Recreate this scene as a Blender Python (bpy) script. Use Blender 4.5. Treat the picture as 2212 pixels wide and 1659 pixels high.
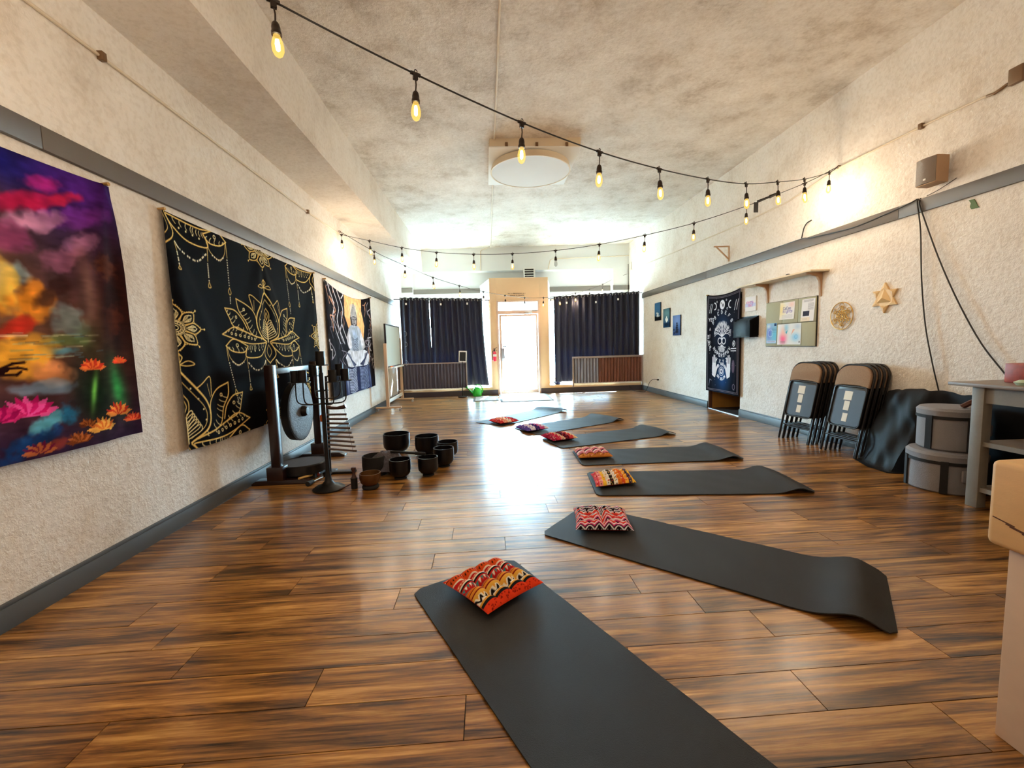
import bpy, bmesh, math, random
import numpy as np
from mathutils import Vector, Matrix
PI = math.pi
random.seed(7)
for o in list(bpy.data.objects):
    bpy.data.objects.remove(o)
scene = bpy.context.scene
COL = scene.collection

# ---------------------------------------------------------------- camera
CAM_F = 918.7 / 2212 * 36.0
yaw, pitch, roll = 0.05846, -0.08945, -0.02848
fw = Vector((math.sin(yaw) * math.cos(pitch), math.cos(yaw) * math.cos(pitch), math.sin(pitch)))
rt = Vector((math.cos(yaw), -math.sin(yaw), 0))
up = rt.cross(fw)
r2 = rt * math.cos(roll) + up * math.sin(roll)
u2 = -rt * math.sin(roll) + up * math.cos(roll)
cam_d = bpy.data.cameras.new('camera')
cam_d.sensor_fit = 'HORIZONTAL'
cam_d.sensor_width = 36.0
cam_d.lens = CAM_F
cam_d.clip_start = 0.05
cam = bpy.data.objects.new('camera', cam_d)
COL.objects.link(cam)
cam.matrix_world = Matrix(((r2.x, u2.x, -fw.x, 0), (r2.y, u2.y, -fw.y, 0), (r2.z, u2.z, -fw.z, 1.25), (0, 0, 0, 1)))
scene.camera = cam

# ---------------------------------------------------------------- world, exposure
SKY = 78.0
SUN = 260.0
BULB_W = 6.0
w = bpy.data.worlds.new('sky')
scene.world = w
w.use_nodes = True
wn = w.node_tree
wn.nodes['Background'].inputs[0].default_value = (0.5, 0.8, 1.0, 1)
wn.nodes['Background'].inputs[1].default_value = SKY
sd = bpy.data.lights.new('sun', 'SUN')
sd.energy = SUN
sd.color = (0.62, 0.86, 1.0)
sd.angle = 0.0093
so = bpy.data.objects.new('sun', sd)
so.rotation_euler = Vector((-0.12, -0.70, -0.70)).to_track_quat('-Z', 'Y').to_euler()
so.location = (0, 20, 20)
COL.objects.link(so)
vs = scene.view_settings
vs.view_transform = 'Standard'
vs.look = 'None'
vs.gamma = 1.0
vs.exposure = 0.2
vs.use_curve_mapping = False
cy = scene.cycles
cy.max_bounces = 7; cy.diffuse_bounces = 4; cy.glossy_bounces = 3; cy.transmission_bounces = 4; cy.transparent_max_bounces = 8
cy.caustics_reflective = False; cy.caustics_refractive = False

# room dimensions (metres)
XL, XR = -2.276, 4.094          # left and right wall
YB, YD, YF = -3.6, 10.96, 12.30  # wall behind camera, entry plane, shop front plane
BX, BZ = -1.666, 3.32           # beam along the left wall
def ceil_z(x): return 3.93 + (x + 1.666) * 0.0147

# portals: they only tell the renderer where daylight comes in
def portal(name, loc, size, rot):
    l = bpy.data.lights.new(name, 'AREA')
    l.shape = 'RECTANGLE'
    l.size, l.size_y = size
    l.cycles.is_portal = True
    o = bpy.data.objects.new(name, l)
    o.location = loc
    o.rotation_euler = rot
    COL.objects.link(o)
portal('daylight_portal_door', (0.86, YD + 0.2, 1.25), (1.1, 2.4), (-PI / 2, 0, 0))
portal('daylight_portal_window_left', (-1.1, YF + 0.2, 1.45), (2.2, 2.4), (-PI / 2, 0, 0))
portal('daylight_portal_window_right', (2.95, YF + 0.2, 1.45), (2.2, 2.4), (-PI / 2, 0, 0))

# ---------------------------------------------------------------- helpers
def lin(c):
    return tuple((x / 12.92 if x <= 0.04045 else ((x + 0.055) / 1.055) ** 2.4) for x in c[:3])
def rgb(r, g, b): return lin((r / 255.0, g / 255.0, b / 255.0))

class MB:
    def __init__(s): s.V = []; s.F = []
    def add(s, vs_, fs):
        n = len(s.V); s.V += [tuple(map(float, v)) for v in vs_]; s.F += [tuple(i + n for i in f) for f in fs]; return s
    def box(s, x0, x1, y0, y1, z0, z1):
        return s.add([(x0, y0, z0), (x1, y0, z0), (x1, y1, z0), (x0, y1, z0), (x0, y0, z1), (x1, y0, z1), (x1, y1, z1), (x0, y1, z1)],
                     [(0, 3, 2, 1), (4, 5, 6, 7), (0, 1, 5, 4), (1, 2, 6, 5), (2, 3, 7, 6), (3, 0, 4, 7)])
    def obox(s, c, size, m=None):
        a, b, d = size[0] / 2, size[1] / 2, size[2] / 2
        m = m or Matrix.Identity(3); c = Vector(c)
        v = [c + m @ Vector(p) for p in [(-a, -b, -d), (a, -b, -d), (a, b, -d), (-a, b, -d), (-a, -b, d), (a, -b, d), (a, b, d), (-a, b, d)]]
        return s.add(v, [(0, 3, 2, 1), (4, 5, 6, 7), (0, 1, 5, 4), (1, 2, 6, 5), (2, 3, 7, 6), (3, 0, 4, 7)])
    def cyl(s, p0, p1, r0, r1=None, n=12):
        r1 = r0 if r1 is None else r1
        p0, p1 = Vector(p0), Vector(p1); d = (p1 - p0).normalized()
        a = d.orthogonal().normalized(); b = d.cross(a)
        v = []
        for p, r in ((p0, r0), (p1, r1)):
            for i in range(n):
                t = 2 * PI * i / n; v.append(p + a * (math.cos(t) * r) + b * (math.sin(t) * r))
        f = [(i, (i + 1) % n, n + (i + 1) % n, n + i) for i in range(n)]
        f += [tuple(range(n - 1, -1, -1)), tuple(range(n, 2 * n))]
        return s.add(v, f)
    def tube(s, pts, r, n=6, closed=False):
        P = [Vector(p) for p in pts]; N = len(P); v = []
        t0 = (P[1] - P[0]).normalized(); a = t0.orthogonal().normalized()
        for i, p in enumerate(P):
            if closed: t = (P[(i + 1) % N] - P[i - 1]).normalized()
            else: t = ((P[min(i + 1, N - 1)]) - P[max(i - 1, 0)]).normalized()
            a = (a - t * a.dot(t)).normalized(); b = t.cross(a)
            rr = r[i] if isinstance(r, (list, tuple)) else r
            for k in range(n):
                q = 2 * PI * k / n; v.append(p + a * (math.cos(q) * rr) + b * (math.sin(q) * rr))
        f = []
        for i in range(N if closed else N - 1):
            j = (i + 1) % N
            for k in range(n): f.append((i * n + k, i * n + (k + 1) % n, j * n + (k + 1) % n, j * n + k))
        if not closed: f += [tuple(range(n - 1, -1, -1)), tuple((N - 1) * n + k for k in range(n))]
        return s.add(v, f)
    def lathe(s, prof, c=(0, 0, 0), n=24, m=None):
        c = Vector(c); m = m or Matrix.Identity(3); v = []; f = []; R = []
        for (r, z) in prof:
            if r < 1e-6: R.append([len(v)]); v.append(c + m @ Vector((0, 0, z)))
            else:
                R.append(list(range(len(v), len(v) + n)))
                for k in range(n):
                    t = 2 * PI * k / n; v.append(c + m @ Vector((r * math.cos(t), r * math.sin(t), z)))
        for A, B in zip(R[:-1], R[1:]):
            for k in range(n):
                k2 = (k + 1) % n
                if len(A) == 1 and len(B) == 1: continue
                if len(A) == 1: f.append((A[0], B[k2], B[k]))
                elif len(B) == 1: f.append((A[k], A[k2], B[0]))
                else: f.append((A[k], A[k2], B[k2], B[k]))
        return s.add(v, f)
    def prism(s, poly, w0, w1, fn):
        """poly in (u,v); fn(u,v,w) -> xyz"""
        n = len(poly)
        v = [fn(u, q, w0) for u, q in poly] + [fn(u, q, w1) for u, q in poly]
        f = [tuple(range(n - 1, -1, -1)), tuple(range(n, 2 * n))] + [(i, (i + 1) % n, n + (i + 1) % n, n + i) for i in range(n)]
        return s.add(v, f)
    def ring(s, c, R, r, ax, ay, n=40, k=6, a0=0.0, a1=2 * PI):
        c, ax, ay = Vector(c), Vector(ax), Vector(ay); full = abs(a1 - a0 - 2 * PI) < 1e-6
        m = n if full else n + 1
        return s.tube([c + ax * (R * math.cos(a0 + (a1 - a0) * i / n)) + ay * (R * math.sin(a0 + (a1 - a0) * i / n)) for i in range(m)], r, k, closed=full)
    def build(s, name, mat, parent=None, smooth=False, bevel=0.0, org=None, segs=2):
        V = s.V
        if parent is not None:
            if not parent.get('_loc'):
                L = parent.get('_o', (0, 0, 0)); V = [(a - L[0], b - L[1], c - L[2]) for a, b, c in V]; off = None
            loc = (0, 0, 0)
        else:
            A = np.array(V)
            loc = org or (float((A[:, 0].min() + A[:, 0].max()) / 2), float((A[:, 1].min() + A[:, 1].max()) / 2), float(A[:, 2].min()))
            V = [(a - loc[0], b - loc[1], c - loc[2]) for a, b, c in V]
        me = bpy.data.meshes.new(name)
        me.from_pydata(V, [], s.F); me.validate()
        bm = bmesh.new(); bm.from_mesh(me)
        bmesh.ops.recalc_face_normals(bm, faces=bm.faces)
        if bevel:
            ed = [e for e in bm.edges if len(e.link_faces) == 2 and e.calc_face_angle(0) > 0.6]
            bmesh.ops.bevel(bm, geom=ed, offset=bevel, segments=segs, profile=0.5, affect='EDGES', clamp_overlap=True)
        bm.to_mesh(me); bm.free()
        if smooth or bevel:
            me.polygons.foreach_set('use_smooth', [True] * len(me.polygons))
            me.set_sharp_from_angle(angle=math.radians(38))
        me.materials.append(mat)
        o = bpy.data.objects.new(name, me); COL.objects.link(o)
        if parent is not None:
            o.parent = parent
            o['_o'] = tuple(parent.get('_o', (0, 0, 0)))
            if parent.get('_loc'): o['_loc'] = 1
        else:
            o.location = loc; o['_o'] = loc
        return o

def tag(o, label=None, cat=None, group=None, kind=None):
    if label: o['label'] = label
    if cat: o['category'] = cat
    if group: o['group'] = group
    if kind: o['kind'] = kind
    return o
def thing(name, label, cat, loc, rz=None, group=None):
    """an Empty at the base; parts are written in world coordinates, or in local ones when rz is given"""
    o = bpy.data.objects.new(name, None); COL.objects.link(o); o.empty_display_size = 0.1
    o.location = loc; o['_o'] = tuple(loc)
    if rz is not None: o.rotation_euler = (0, 0, rz); o['_loc'] = 1
    return tag(o, label, cat, group)
def struct(o): return tag(o, kind='structure')
def copy_tree(o, parent=None):
    c = o.copy(); COL.objects.link(c); c.parent = parent
    for ch in list(o.children): copy_tree(ch, c)
    return c
def catmull(P, n=6):
    P = [Vector(p) for p in P]; Q = [P[0] * 2 - P[1]] + P + [P[-1] * 2 - P[-2]]; out = []
    for i in range(1, len(Q) - 2):
        a, b, c, d = Q[i - 1:i + 3]
        for k in range(n):
            t = k / n
            out.append(0.5 * ((2 * b) + (c - a) * t + (2 * a - 5 * b + 4 * c - d) * t * t + (3 * b - a - 3 * c + d) * t ** 3))
    out.append(P[-1]); return out

# ---------------------------------------------------------------- materials
def newmat(name):
    m = bpy.data.materials.new(name); m.use_nodes = True
    return m, m.node_tree.nodes, m.node_tree.links, m.node_tree.nodes['Principled BSDF']
def mat(name, col, rough=0.6, metal=0.0, var=0.0, vscale=6.0, bump=0.0, bscale=60.0, spec=0.5, sheen=0.0, coat=0.0, stretch=None):
    m, N, L, b = newmat(name)
    b.inputs['Base Color'].default_value = (*col, 1); b.inputs['Roughness'].default_value = rough
    b.inputs['Metallic'].default_value = metal; b.inputs['Specular IOR Level'].default_value = spec
    if sheen: b.inputs['Sheen Weight'].default_value = sheen; b.inputs['Sheen Roughness'].default_value = 0.4
    if coat: b.inputs['Coat Weight'].default_value = coat; b.inputs['Coat Roughness'].default_value = 0.15
    tc = N.new('ShaderNodeTexCoord'); src = tc.outputs['Object']
    if stretch:
        mp = N.new('ShaderNodeMapping'); mp.inputs['Scale'].default_value = stretch; L.new(src, mp.inputs[0]); src = mp.outputs[0]
    if var:
        n = N.new('ShaderNodeTexNoise'); n.inputs['Scale'].default_value = vscale; n.inputs['Detail'].default_value = 6; L.new(src, n.inputs['Vector'])
        mx = N.new('ShaderNodeMix'); mx.data_type = 'RGBA'
        mx.inputs['A'].default_value = (*[max(0, c * (1 - var)) for c in col], 1); mx.inputs['B'].default_value = (*[min(1, c * (1 + var)) for c in col], 1)
        L.new(n.outputs['Fac'], mx.inputs['Factor']); L.new(mx.outputs['Result'], b.inputs['Base Color'])
    if bump:
        n2 = N.new('ShaderNodeTexNoise'); n2.inputs['Scale'].default_value = bscale; n2.inputs['Detail'].default_value = 4; L.new(src, n2.inputs['Vector'])
        bp = N.new('ShaderNodeBump'); bp.inputs['Strength'].default_value = bump; bp.inputs['Distance'].default_value = 0.01
        L.new(n2.outputs['Fac'], bp.inputs['Height']); L.new(bp.outputs[0], b.inputs['Normal'])
    return m
def mat_print(name, rough=0.85, weave=0.15, sheen=0.0):
    m, N, L, b = newmat(name)
    a = N.new('ShaderNodeAttribute'); a.attribute_name = 'print'; L.new(a.outputs['Color'], b.inputs['Base Color'])
    b.inputs['Roughness'].default_value = rough; b.inputs['Specular IOR Level'].default_value = 0.03
    if sheen: b.inputs['Sheen Weight'].default_value = sheen
    tc = N.new('ShaderNodeTexCoord'); n2 = N.new('ShaderNodeTexNoise'); n2.inputs['Scale'].default_value = 220; L.new(tc.outputs['Object'], n2.inputs['Vector'])
    bp = N.new('ShaderNodeBump'); bp.inputs['Strength'].default_value = weave; bp.inputs['Distance'].default_value = 0.004
    L.new(n2.outputs['Fac'], bp.inputs['Height']); L.new(bp.outputs[0], b.inputs['Normal'])
    return m
def ramp(N, stops, interp='LINEAR'):
    r = N.new('ShaderNodeValToRGB'); r.color_ramp.interpolation = interp; e = r.color_ramp.elements
    while len(e) < len(stops): e.new(0.5)
    for el, (p, c) in zip(e, stops): el.position = p; el.color = (*c, 1)
    return r
def mat_plaster(name, ca, cb, cc, bump=0.35):
    """knock-down plaster: mottled paint and shallow trowel relief"""
    m, N, L, b = newmat(name); g = N.new('ShaderNodeNewGeometry'); src = g.outputs['Position']
    n = N.new('ShaderNodeTexNoise'); n.inputs['Scale'].default_value = 1.6; n.inputs['Detail'].default_value = 6; n.inputs['Roughness'].default_value = 0.75; L.new(src, n.inputs['Vector'])
    r = ramp(N, [(0.33, cc), (0.47, cb), (0.62, ca)]); L.new(n.outputs['Fac'], r.inputs[0])
    n3 = N.new('ShaderNodeTexNoise'); n3.inputs['Scale'].default_value = 30; n3.inputs['Detail'].default_value = 3; L.new(src, n3.inputs['Vector'])
    r3 = ramp(N, [(0.36, (0.72, 0.68, 0.62)), (0.52, (1, 1, 1))]); L.new(n3.outputs['Fac'], r3.inputs[0])
    mx = N.new('ShaderNodeMix'); mx.data_type = 'RGBA'; mx.blend_type = 'MULTIPLY'; mx.inputs['Factor'].default_value = 0.3
    L.new(r.outputs[0], mx.inputs['A']); L.new(r3.outputs[0], mx.inputs['B']); L.new(mx.outputs['Result'], b.inputs['Base Color'])
    n2 = N.new('ShaderNodeTexNoise'); n2.inputs['Scale'].default_value = 22; n2.inputs['Detail'].default_value = 4; n2.inputs['Roughness'].default_value = 0.65; L.new(src, n2.inputs['Vector'])
    r2_ = ramp(N, [(0.42, (0, 0, 0)), (0.6, (1, 1, 1))]); L.new(n2.outputs['Fac'], r2_.inputs[0])
    bp = N.new('ShaderNodeBump'); bp.inputs['Strength'].default_value = bump; bp.inputs['Distance'].default_value = 0.012
    L.new(r2_.outputs[0], bp.inputs['Height']); L.new(bp.outputs[0], b.inputs['Normal'])
    b.inputs['Roughness'].default_value = 0.62; b.inputs['Specular IOR Level'].default_value = 0.35
    return m
def mat_floor():
    m, N, L, b = newmat('floor_wood')
    g = N.new('ShaderNodeNewGeometry'); oi = N.new('ShaderNodeObjectInfo')
    ad = N.new('ShaderNodeMath'); ad.operation = 'ADD'; L.new(g.outputs['Random Per Island'], ad.inputs[0]); L.new(oi.outputs['Random'], ad.inputs[1])
    fr = N.new('ShaderNodeMath'); fr.operation = 'FRACT'; L.new(ad.outputs[0], fr.inputs[0])
    cb = N.new('ShaderNodeCombineXYZ')
    for i, k in enumerate((37.0, 91.0, 53.0)):
        q = N.new('ShaderNodeMath'); q.operation = 'MULTIPLY'; q.inputs[1].default_value = k; L.new(fr.outputs[0], q.inputs[0]); L.new(q.outputs[0], cb.inputs[i])
    va = N.new('ShaderNodeVectorMath'); va.operation = 'ADD'; L.new(g.outputs['Position'], va.inputs[0]); L.new(cb.outputs[0], va.inputs[1])
    def noise(scale, sc, det, ro, dist=0.0):
        mp = N.new('ShaderNodeMapping'); mp.inputs['Scale'].default_value = sc; L.new(va.outputs[0], mp.inputs[0])
        n = N.new('ShaderNodeTexNoise'); n.inputs['Scale'].default_value = scale; n.inputs['Detail'].default_value = det; n.inputs['Roughness'].default_value = ro; n.inputs['Distortion'].default_value = dist
        L.new(mp.outputs[0], n.inputs['Vector']); return n
    n1 = noise(1.0, (1.1, 15, 8), 6, 0.66, 0.55)
    n2 = noise(1.0, (3, 90, 30), 4, 0.6, 0.3)
    mxn = N.new('ShaderNodeMath'); mxn.operation = 'MULTIPLY_ADD'; mxn.inputs[1].default_value = 0.3; L.new(n2.outputs['Fac'], mxn.inputs[0])
    s1 = N.new('ShaderNodeMath'); s1.operation = 'MULTIPLY'; s1.inputs[1].default_value = 0.72; L.new(n1.outputs['Fac'], s1.inputs[0]); L.new(s1.outputs[0], mxn.inputs[2])
    r = ramp(N, [(0.36, rgb(30, 18, 6)), (0.44, rgb(90, 57, 22)), (0.535, rgb(154, 104, 46)), (0.64, rgb(204, 152, 82))])
    L.new(mxn.outputs[0], r.inputs[0])
    tn = ramp(N, [(0.0, (0.74, 0.71, 0.68)), (0.5, (0.95, 0.93, 0.9)), (1.0, (1.15, 1.12, 1.06))]); L.new(fr.outputs[0], tn.inputs[0])
    mx = N.new('ShaderNodeMix'); mx.data_type = 'RGBA'; mx.blend_type = 'MULTIPLY'; mx.inputs['Factor'].default_value = 1.0
    L.new(r.outputs[0], mx.inputs['A']); L.new(tn.outputs[0], mx.inputs['B']); L.new(mx.outputs['Result'], b.inputs['Base Color'])
    rr = N.new('ShaderNodeMapRange'); rr.inputs['To Min'].default_value = 0.15; rr.inputs['To Max'].default_value = 0.26; L.new(n1.outputs['Fac'], rr.inputs[0]); L.new(rr.outputs[0], b.inputs['Roughness'])
    b.inputs['Coat Weight'].default_value = 0.5; b.inputs['Coat Roughness'].default_value = 0.38
    bp = N.new('ShaderNodeBump'); bp.inputs['Strength'].default_value = 0.12; bp.inputs['Distance'].default_value = 0.003
    L.new(n2.outputs['Fac'], bp.inputs['Height']); L.new(bp.outputs[0], b.inputs['Normal'])
    return m
def mat_glass(name, tint=(0.95, 0.99, 1.0)):
    m, N, L, b = newmat(name); N.remove(b); out = N['Material Output']
    t = N.new('ShaderNodeBsdfTransparent'); t.inputs[0].default_value = (*tint, 1)
    gl = N.new('ShaderNodeBsdfGlossy'); gl.inputs['Roughness'].default_value = 0.02
    lw = N.new('ShaderNodeLayerWeight'); pw = N.new('ShaderNodeMath'); pw.operation = 'POWER'; pw.inputs[1].default_value = 5.0; L.new(lw.outputs['Facing'], pw.inputs[0])
    f = N.new('ShaderNodeMath'); f.operation = 'MULTIPLY_ADD'; f.inputs[1].default_value = 0.9; f.inputs[2].default_value = 0.04; L.new(pw.outputs[0], f.inputs[0])
    mx = N.new('ShaderNodeMixShader'); L.new(f.outputs[0], mx.inputs[0]); L.new(t.outputs[0], mx.inputs[1]); L.new(gl.outputs[0], mx.inputs[2]); L.new(mx.outputs[0], out.inputs[0])
    return m
def mat_emit(name, col, s):
    m, N, L, b = newmat(name); N.remove(b); e = N.new('ShaderNodeEmission'); e.inputs[0].default_value = (*col, 1); e.inputs[1].default_value = s
    L.new(e.outputs[0], N['Material Output'].inputs[0]); return m
def mat_bulb(name):
    m, N, L, b = newmat(name); N.remove(b)
    t = N.new('ShaderNodeBsdfTransparent'); e = N.new('ShaderNodeEmission'); e.inputs[0].default_value = (1.0, 0.62, 0.12, 1); e.inputs[1].default_value = 1.3
    mx = N.new('ShaderNodeMixShader'); mx.inputs[0].default_value = 0.5
    L.new(t.outputs[0], mx.inputs[1]); L.new(e.outputs[0], mx.inputs[2]); L.new(mx.outputs[0], N['Material Output'].inputs[0]); return m
def mat_curtain():
    m, N, L, b = newmat('curtain_cloth')
    b.inputs['Base Color'].default_value = (*rgb(17, 14, 27), 1); b.inputs['Roughness'].default_value = 0.7
    b.inputs['Sheen Weight'].default_value = 0.1; b.inputs['Sheen Tint'].default_value = (0.5, 0.55, 1, 1)
    t = N.new('ShaderNodeBsdfTranslucent'); t.inputs[0].default_value = (*rgb(90, 110, 200), 1)
    mx = N.new('ShaderNodeMixShader'); mx.inputs[0].default_value = 0.0005
    L.new(b.outputs[0], mx.inputs[1]); L.new(t.outputs[0], mx.inputs[2]); L.new(mx.outputs[0], N['Material Output'].inputs[0]); return m

M = {}
M['wall'] = mat_plaster('wall_plaster', rgb(238, 233, 226), rgb(232, 225, 216), rgb(216, 205, 192), 0.3)
M['ceil'] = mat_plaster('ceiling_plaster', rgb(232, 225, 216), rgb(216, 206, 194), rgb(184, 168, 150), 0.3)
M['beam'] = mat_plaster('beam_plaster', rgb(232, 225, 216), rgb(226, 217, 206), rgb(212, 200, 186), 0.12)
M['front'] = mat('shopfront_paint', rgb(226, 228, 226), 0.6, var=0.03, vscale=2)
M['rail'] = mat('grey_trim_paint', rgb(96, 90, 84), 0.5, var=0.08, vscale=3)
M['base'] = mat('baseboard_paint', rgb(82, 87, 90), 0.42, var=0.1, vscale=5)
M['floor'] = mat_floor()
M['floorbase'] = mat('floor_joint', rgb(20, 12, 7), 0.8)
M['tan'] = mat('tan_paint', rgb(214, 180, 142), 0.55, var=0.04)
M['darkbase'] = mat('dark_base_paint', rgb(62, 54, 62), 0.5)
M['alu'] = mat('door_metal', rgb(206, 178, 160), 0.4, metal=0.3)
M['steel'] = mat('steel', rgb(190, 190, 192), 0.3, metal=0.9)
M['glass'] = mat_glass('clear_glass')
M['black'] = mat('black_paint', rgb(11, 9, 9), 0.42, spec=0.35)
M['blackmat'] = mat('black_matte', rgb(20, 19, 20), 0.75)
M['blackplastic'] = mat('black_plastic', rgb(22, 21, 23), 0.3)
M['white'] = mat('white_paint', rgb(236, 236, 232), 0.5)
M['concrete'] = mat('pavement_concrete', rgb(190, 188, 182), 0.85, var=0.1, vscale=1.5)
M['curtain'] = mat_curtain()
M['print'] = mat_print('printed_cloth', 0.8, 0.15)
M['paperprint'] = mat_print('printed_paper', 0.55, 0.02)
M['mat'] = mat('yoga_mat_foam', rgb(40, 38, 36), 0.68, spec=0.3, var=0.14, vscale=5, bump=0.3, bscale=420)
M['conduit'] = mat('painted_conduit', rgb(214, 200, 178), 0.45)
M['brasshook'] = mat('rusty_bracket', rgb(122, 94, 66), 0.5, metal=0.4)
M['cord'] = mat('black_rubber_cord', rgb(14, 12, 11), 0.5)
M['socket'] = mat('socket_bakelite', rgb(34, 22, 14), 0.4)
M['bulb'] = mat_bulb('lit_bulb_glass')
M['filament'] = mat_emit('filament_glow', (1.0, 0.86, 0.5), 26.0)
M['bulboff'] = mat_glass('dark_bulb_glass', (0.8, 0.8, 0.8))
# ================================================================= the room shell
# floor slab and planks running across the room
floor = struct(MB().box(XL, XR, YB, YF, -0.2, -0.006).build('floor', M['floorbase']))
PW, PLN, GAP = 0.18, 1.22, 0.0016
rows = []
y = YB
ri = random.Random(3)
j0 = int((0.62 - YB) / PW)
fieldm = MB()
j = 0
while y < YD - 0.01:
    y1 = min(y + PW, YD)
    x = XL - ri.random() * PLN
    while x < XR:
        xa, xb = max(x, XL), min(x + PLN, XR)
        if xb - xa > 0.03:
            dz = ri.uniform(-0.0006, 0.0)
            if 0.6 < y < 6.2:
                MB().box(xa + GAP, xb - GAP, y + GAP, y1 - GAP, -0.007, dz).build('plank', M['floor'], floor)
            else:
                fieldm.box(xa + GAP, xb - GAP, y + GAP, y1 - GAP, -0.007, dz)
        x += PLN
    y = y1; j += 1
tag(fieldm.build('plank_field', M['floor'], floor), kind='stuff')

struct(MB().box(XL - 0.15, XL, YB, YF + 0.15, -0.2, 4.2).build('wall_left', M['wall']))
DY0, DY1, DZ = 6.63, 7.62, 2.0   # doorway in the right wall
wr = MB().box(XR, XR + 0.15, YB, DY0, -0.2, 4.2).box(XR, XR + 0.15, DY1, YF + 0.15, -0.2, 4.2).box(XR, XR + 0.15, DY0, DY1, DZ, 4.2)
struct(wr.build('wall_right', M['wall']))
struct(MB().box(XL, XR, YB - 0.15, YB, -0.2, 4.2).build('wall_rear', M['wall']))
# ceiling, a little higher on the right
c = MB(); zl, zr = ceil_z(XL), ceil_z(XR)
c.add([(XL, YB, zl), (XR, YB, zr), (XR, YF + 0.1, zr), (XL, YF + 0.1, zl), (XL, YB, 4.3), (XR, YB, 4.3), (XR, YF + 0.1, 4.3), (XL, YF + 0.1, 4.3)],
      [(0, 3, 2, 1), (4, 5, 6, 7), (0, 1, 5, 4), (1, 2, 6, 5), (2, 3, 7, 6), (3, 0, 4, 7)])
struct(c.build('ceiling', M['ceil']))
struct(MB().box(XL - 0.05, BX, YB - 0.02, YF, BZ, 4.1).build('trim_1', M['beam']))           # beam along the left wall
struct(MB().box(BX, XR, 12.0, YF + 0.1, 3.33, 4.1).build('trim_2', M['front']))  # beam across the shop front
struct(MB().box(3.64, XR, 12.0, YF + 0.1, 0.0, 3.33).build('trim_3', M['front']))            # pier at the right end
struct(MB().box(XL, -1.98, 12.12, YF + 0.1, 0.0, 3.33).build('trim_4', M['front']))          # pier at the left end

# shop front wall above and below the display windows
wf = MB().box(XL, -0.12, YF, YF + 0.15, 2.56, 3.5).box(1.88, XR, YF, YF + 0.15, 2.56, 3.5).box(-0.12, 1.88, YF, YF + 0.15, 2.45, 3.5)
wf.box(XL, -0.12, YF, YF + 0.15, -0.2, 0.24).box(1.88, XR, YF, YF + 0.15, -0.2, 0.24)
struct(wf.build('wall_front', M['front']))
b = MB().box(-1.98, -0.1, YF - 0.03, YF, 2.77, 2.9).box(XL, -1.975, 12.09, 12.12, 2.80, 2.93)
struct(b.build('trim_5', M['rail']))
struct(MB().box(1.85, 3.64, YF - 0.03, YF, 2.76, 2.9).box(3.63, XR, 11.97, 12.0, 2.74, 2.87).build('trim_6', M['rail']))

# recessed entry: tan wall with the glass door, flared side walls with glass
we = MB().box(0.13, 0.30, YD, YD + 0.1, 0, 2.97).box(1.40, 1.63, YD, YD + 0.1, 0, 2.97).box(0.30, 1.40, YD, YD + 0.1, 2.40, 2.97)
struct(we.build('wall_entry', M['tan'], bevel=0.003))
def flare(x0, x1, z0, z1, th=0.06):
    s = 1 if x1 > x0 else -1
    return MB().prism([(x0, YD + 0.1), (x1, YF), (x1 - s * th, YF), (x0 - s * th, YD + 0.1)], z0, z1, lambda u, v, w: (u, v, w))
for nm, a, bb in (('left', 0.135, -0.12), ('right', 1.625, 1.88)):
    m_ = flare(a, bb, 2.45, 2.97); q = flare(a, bb, 0.0, 0.24); m_.add(q.V, q.F)
    struct(m_.build('wall_entry_' + nm, M['front']))
g = MB(); g.prism([(0.2, YD + 0.1), (-0.05, YF), (1.81, YF), (1.56, YD + 0.1)], 2.45, 2.52, lambda u, v, w: (u, v, w))
g.prism([(0.14, YD + 0.1), (-0.11, YF), (1.87, YF), (1.62, YD + 0.1)], 2.92, 2.97, lambda u, v, w: (u, v, w))
struct(g.build('ceiling_entry', M['front']))
def window(n, pts, z0, z1, mull):
    """framed glass along a line between two floor points"""
    a, b_ = Vector((*pts[0], 0)), Vector((*pts[1], 0)); d = (b_ - a); ln = d.length; d.normalize(); nn = Vector((-d.y, d.x, 0))
    mt = Matrix((d, nn, (0, 0, 1))).transposed()
    fr = MB(); mid = (a + b_) / 2
    for z in (z0 + 0.025, z1 - 0.025): fr.obox((mid.x, mid.y, z), (ln, 0.05, 0.05), mt)
    for t in [0.02, ln - 0.02] + [ln * k / mull for k in range(1, mull)]:
        p = a + d * t; fr.obox((p.x, p.y, (z0 + z1) / 2), (0.04, 0.05, z1 - z0), mt)
    o = struct(fr.build('window_%d' % n, M['alu']))
    for k in range(mull):
        p = a + d * (ln * (k + 0.5) / mull)
        MB().obox((p.x, p.y, (z0 + z1) / 2), (ln / mull - 0.03, 0.006, z1 - z0 - 0.06), mt).build('pane', M['glass'], o)
window(1, ((XL, YF + 0.06), (-0.12, YF + 0.06)), 0.24, 2.56, 2)
window(2, ((1.88, YF + 0.06), (3.64, YF + 0.06)), 0.24, 2.56, 2)
window(3, ((0.13, YD + 0.12), (-0.11, YF)), 0.24, 2.45, 1)
window(4, ((1.63, YD + 0.12), (1.87, YF)), 0.24, 2.45, 1)
# display platforms with tan fronts and dark base
for k, (xa, xb) in enumerate(((XL, 0.13), (1.63, XR))):
    p = MB().box(xa, xb, YD, YF, 0, 0.2)
    o = struct(p.build('floor_display_%d' % (k + 1), M['tan']))
    struct(MB().box(xa, xb - (0.0 if k else -0.15), YD - 0.02, YD, 0, 0.13).build('baseboard_front_%d' % (k + 1), M['darkbase']))
struct(MB().box(1.40, 1.63, YD - 0.02, YD, 0, 0.13).build('baseboard_front_3', M['darkbase']))

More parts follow.
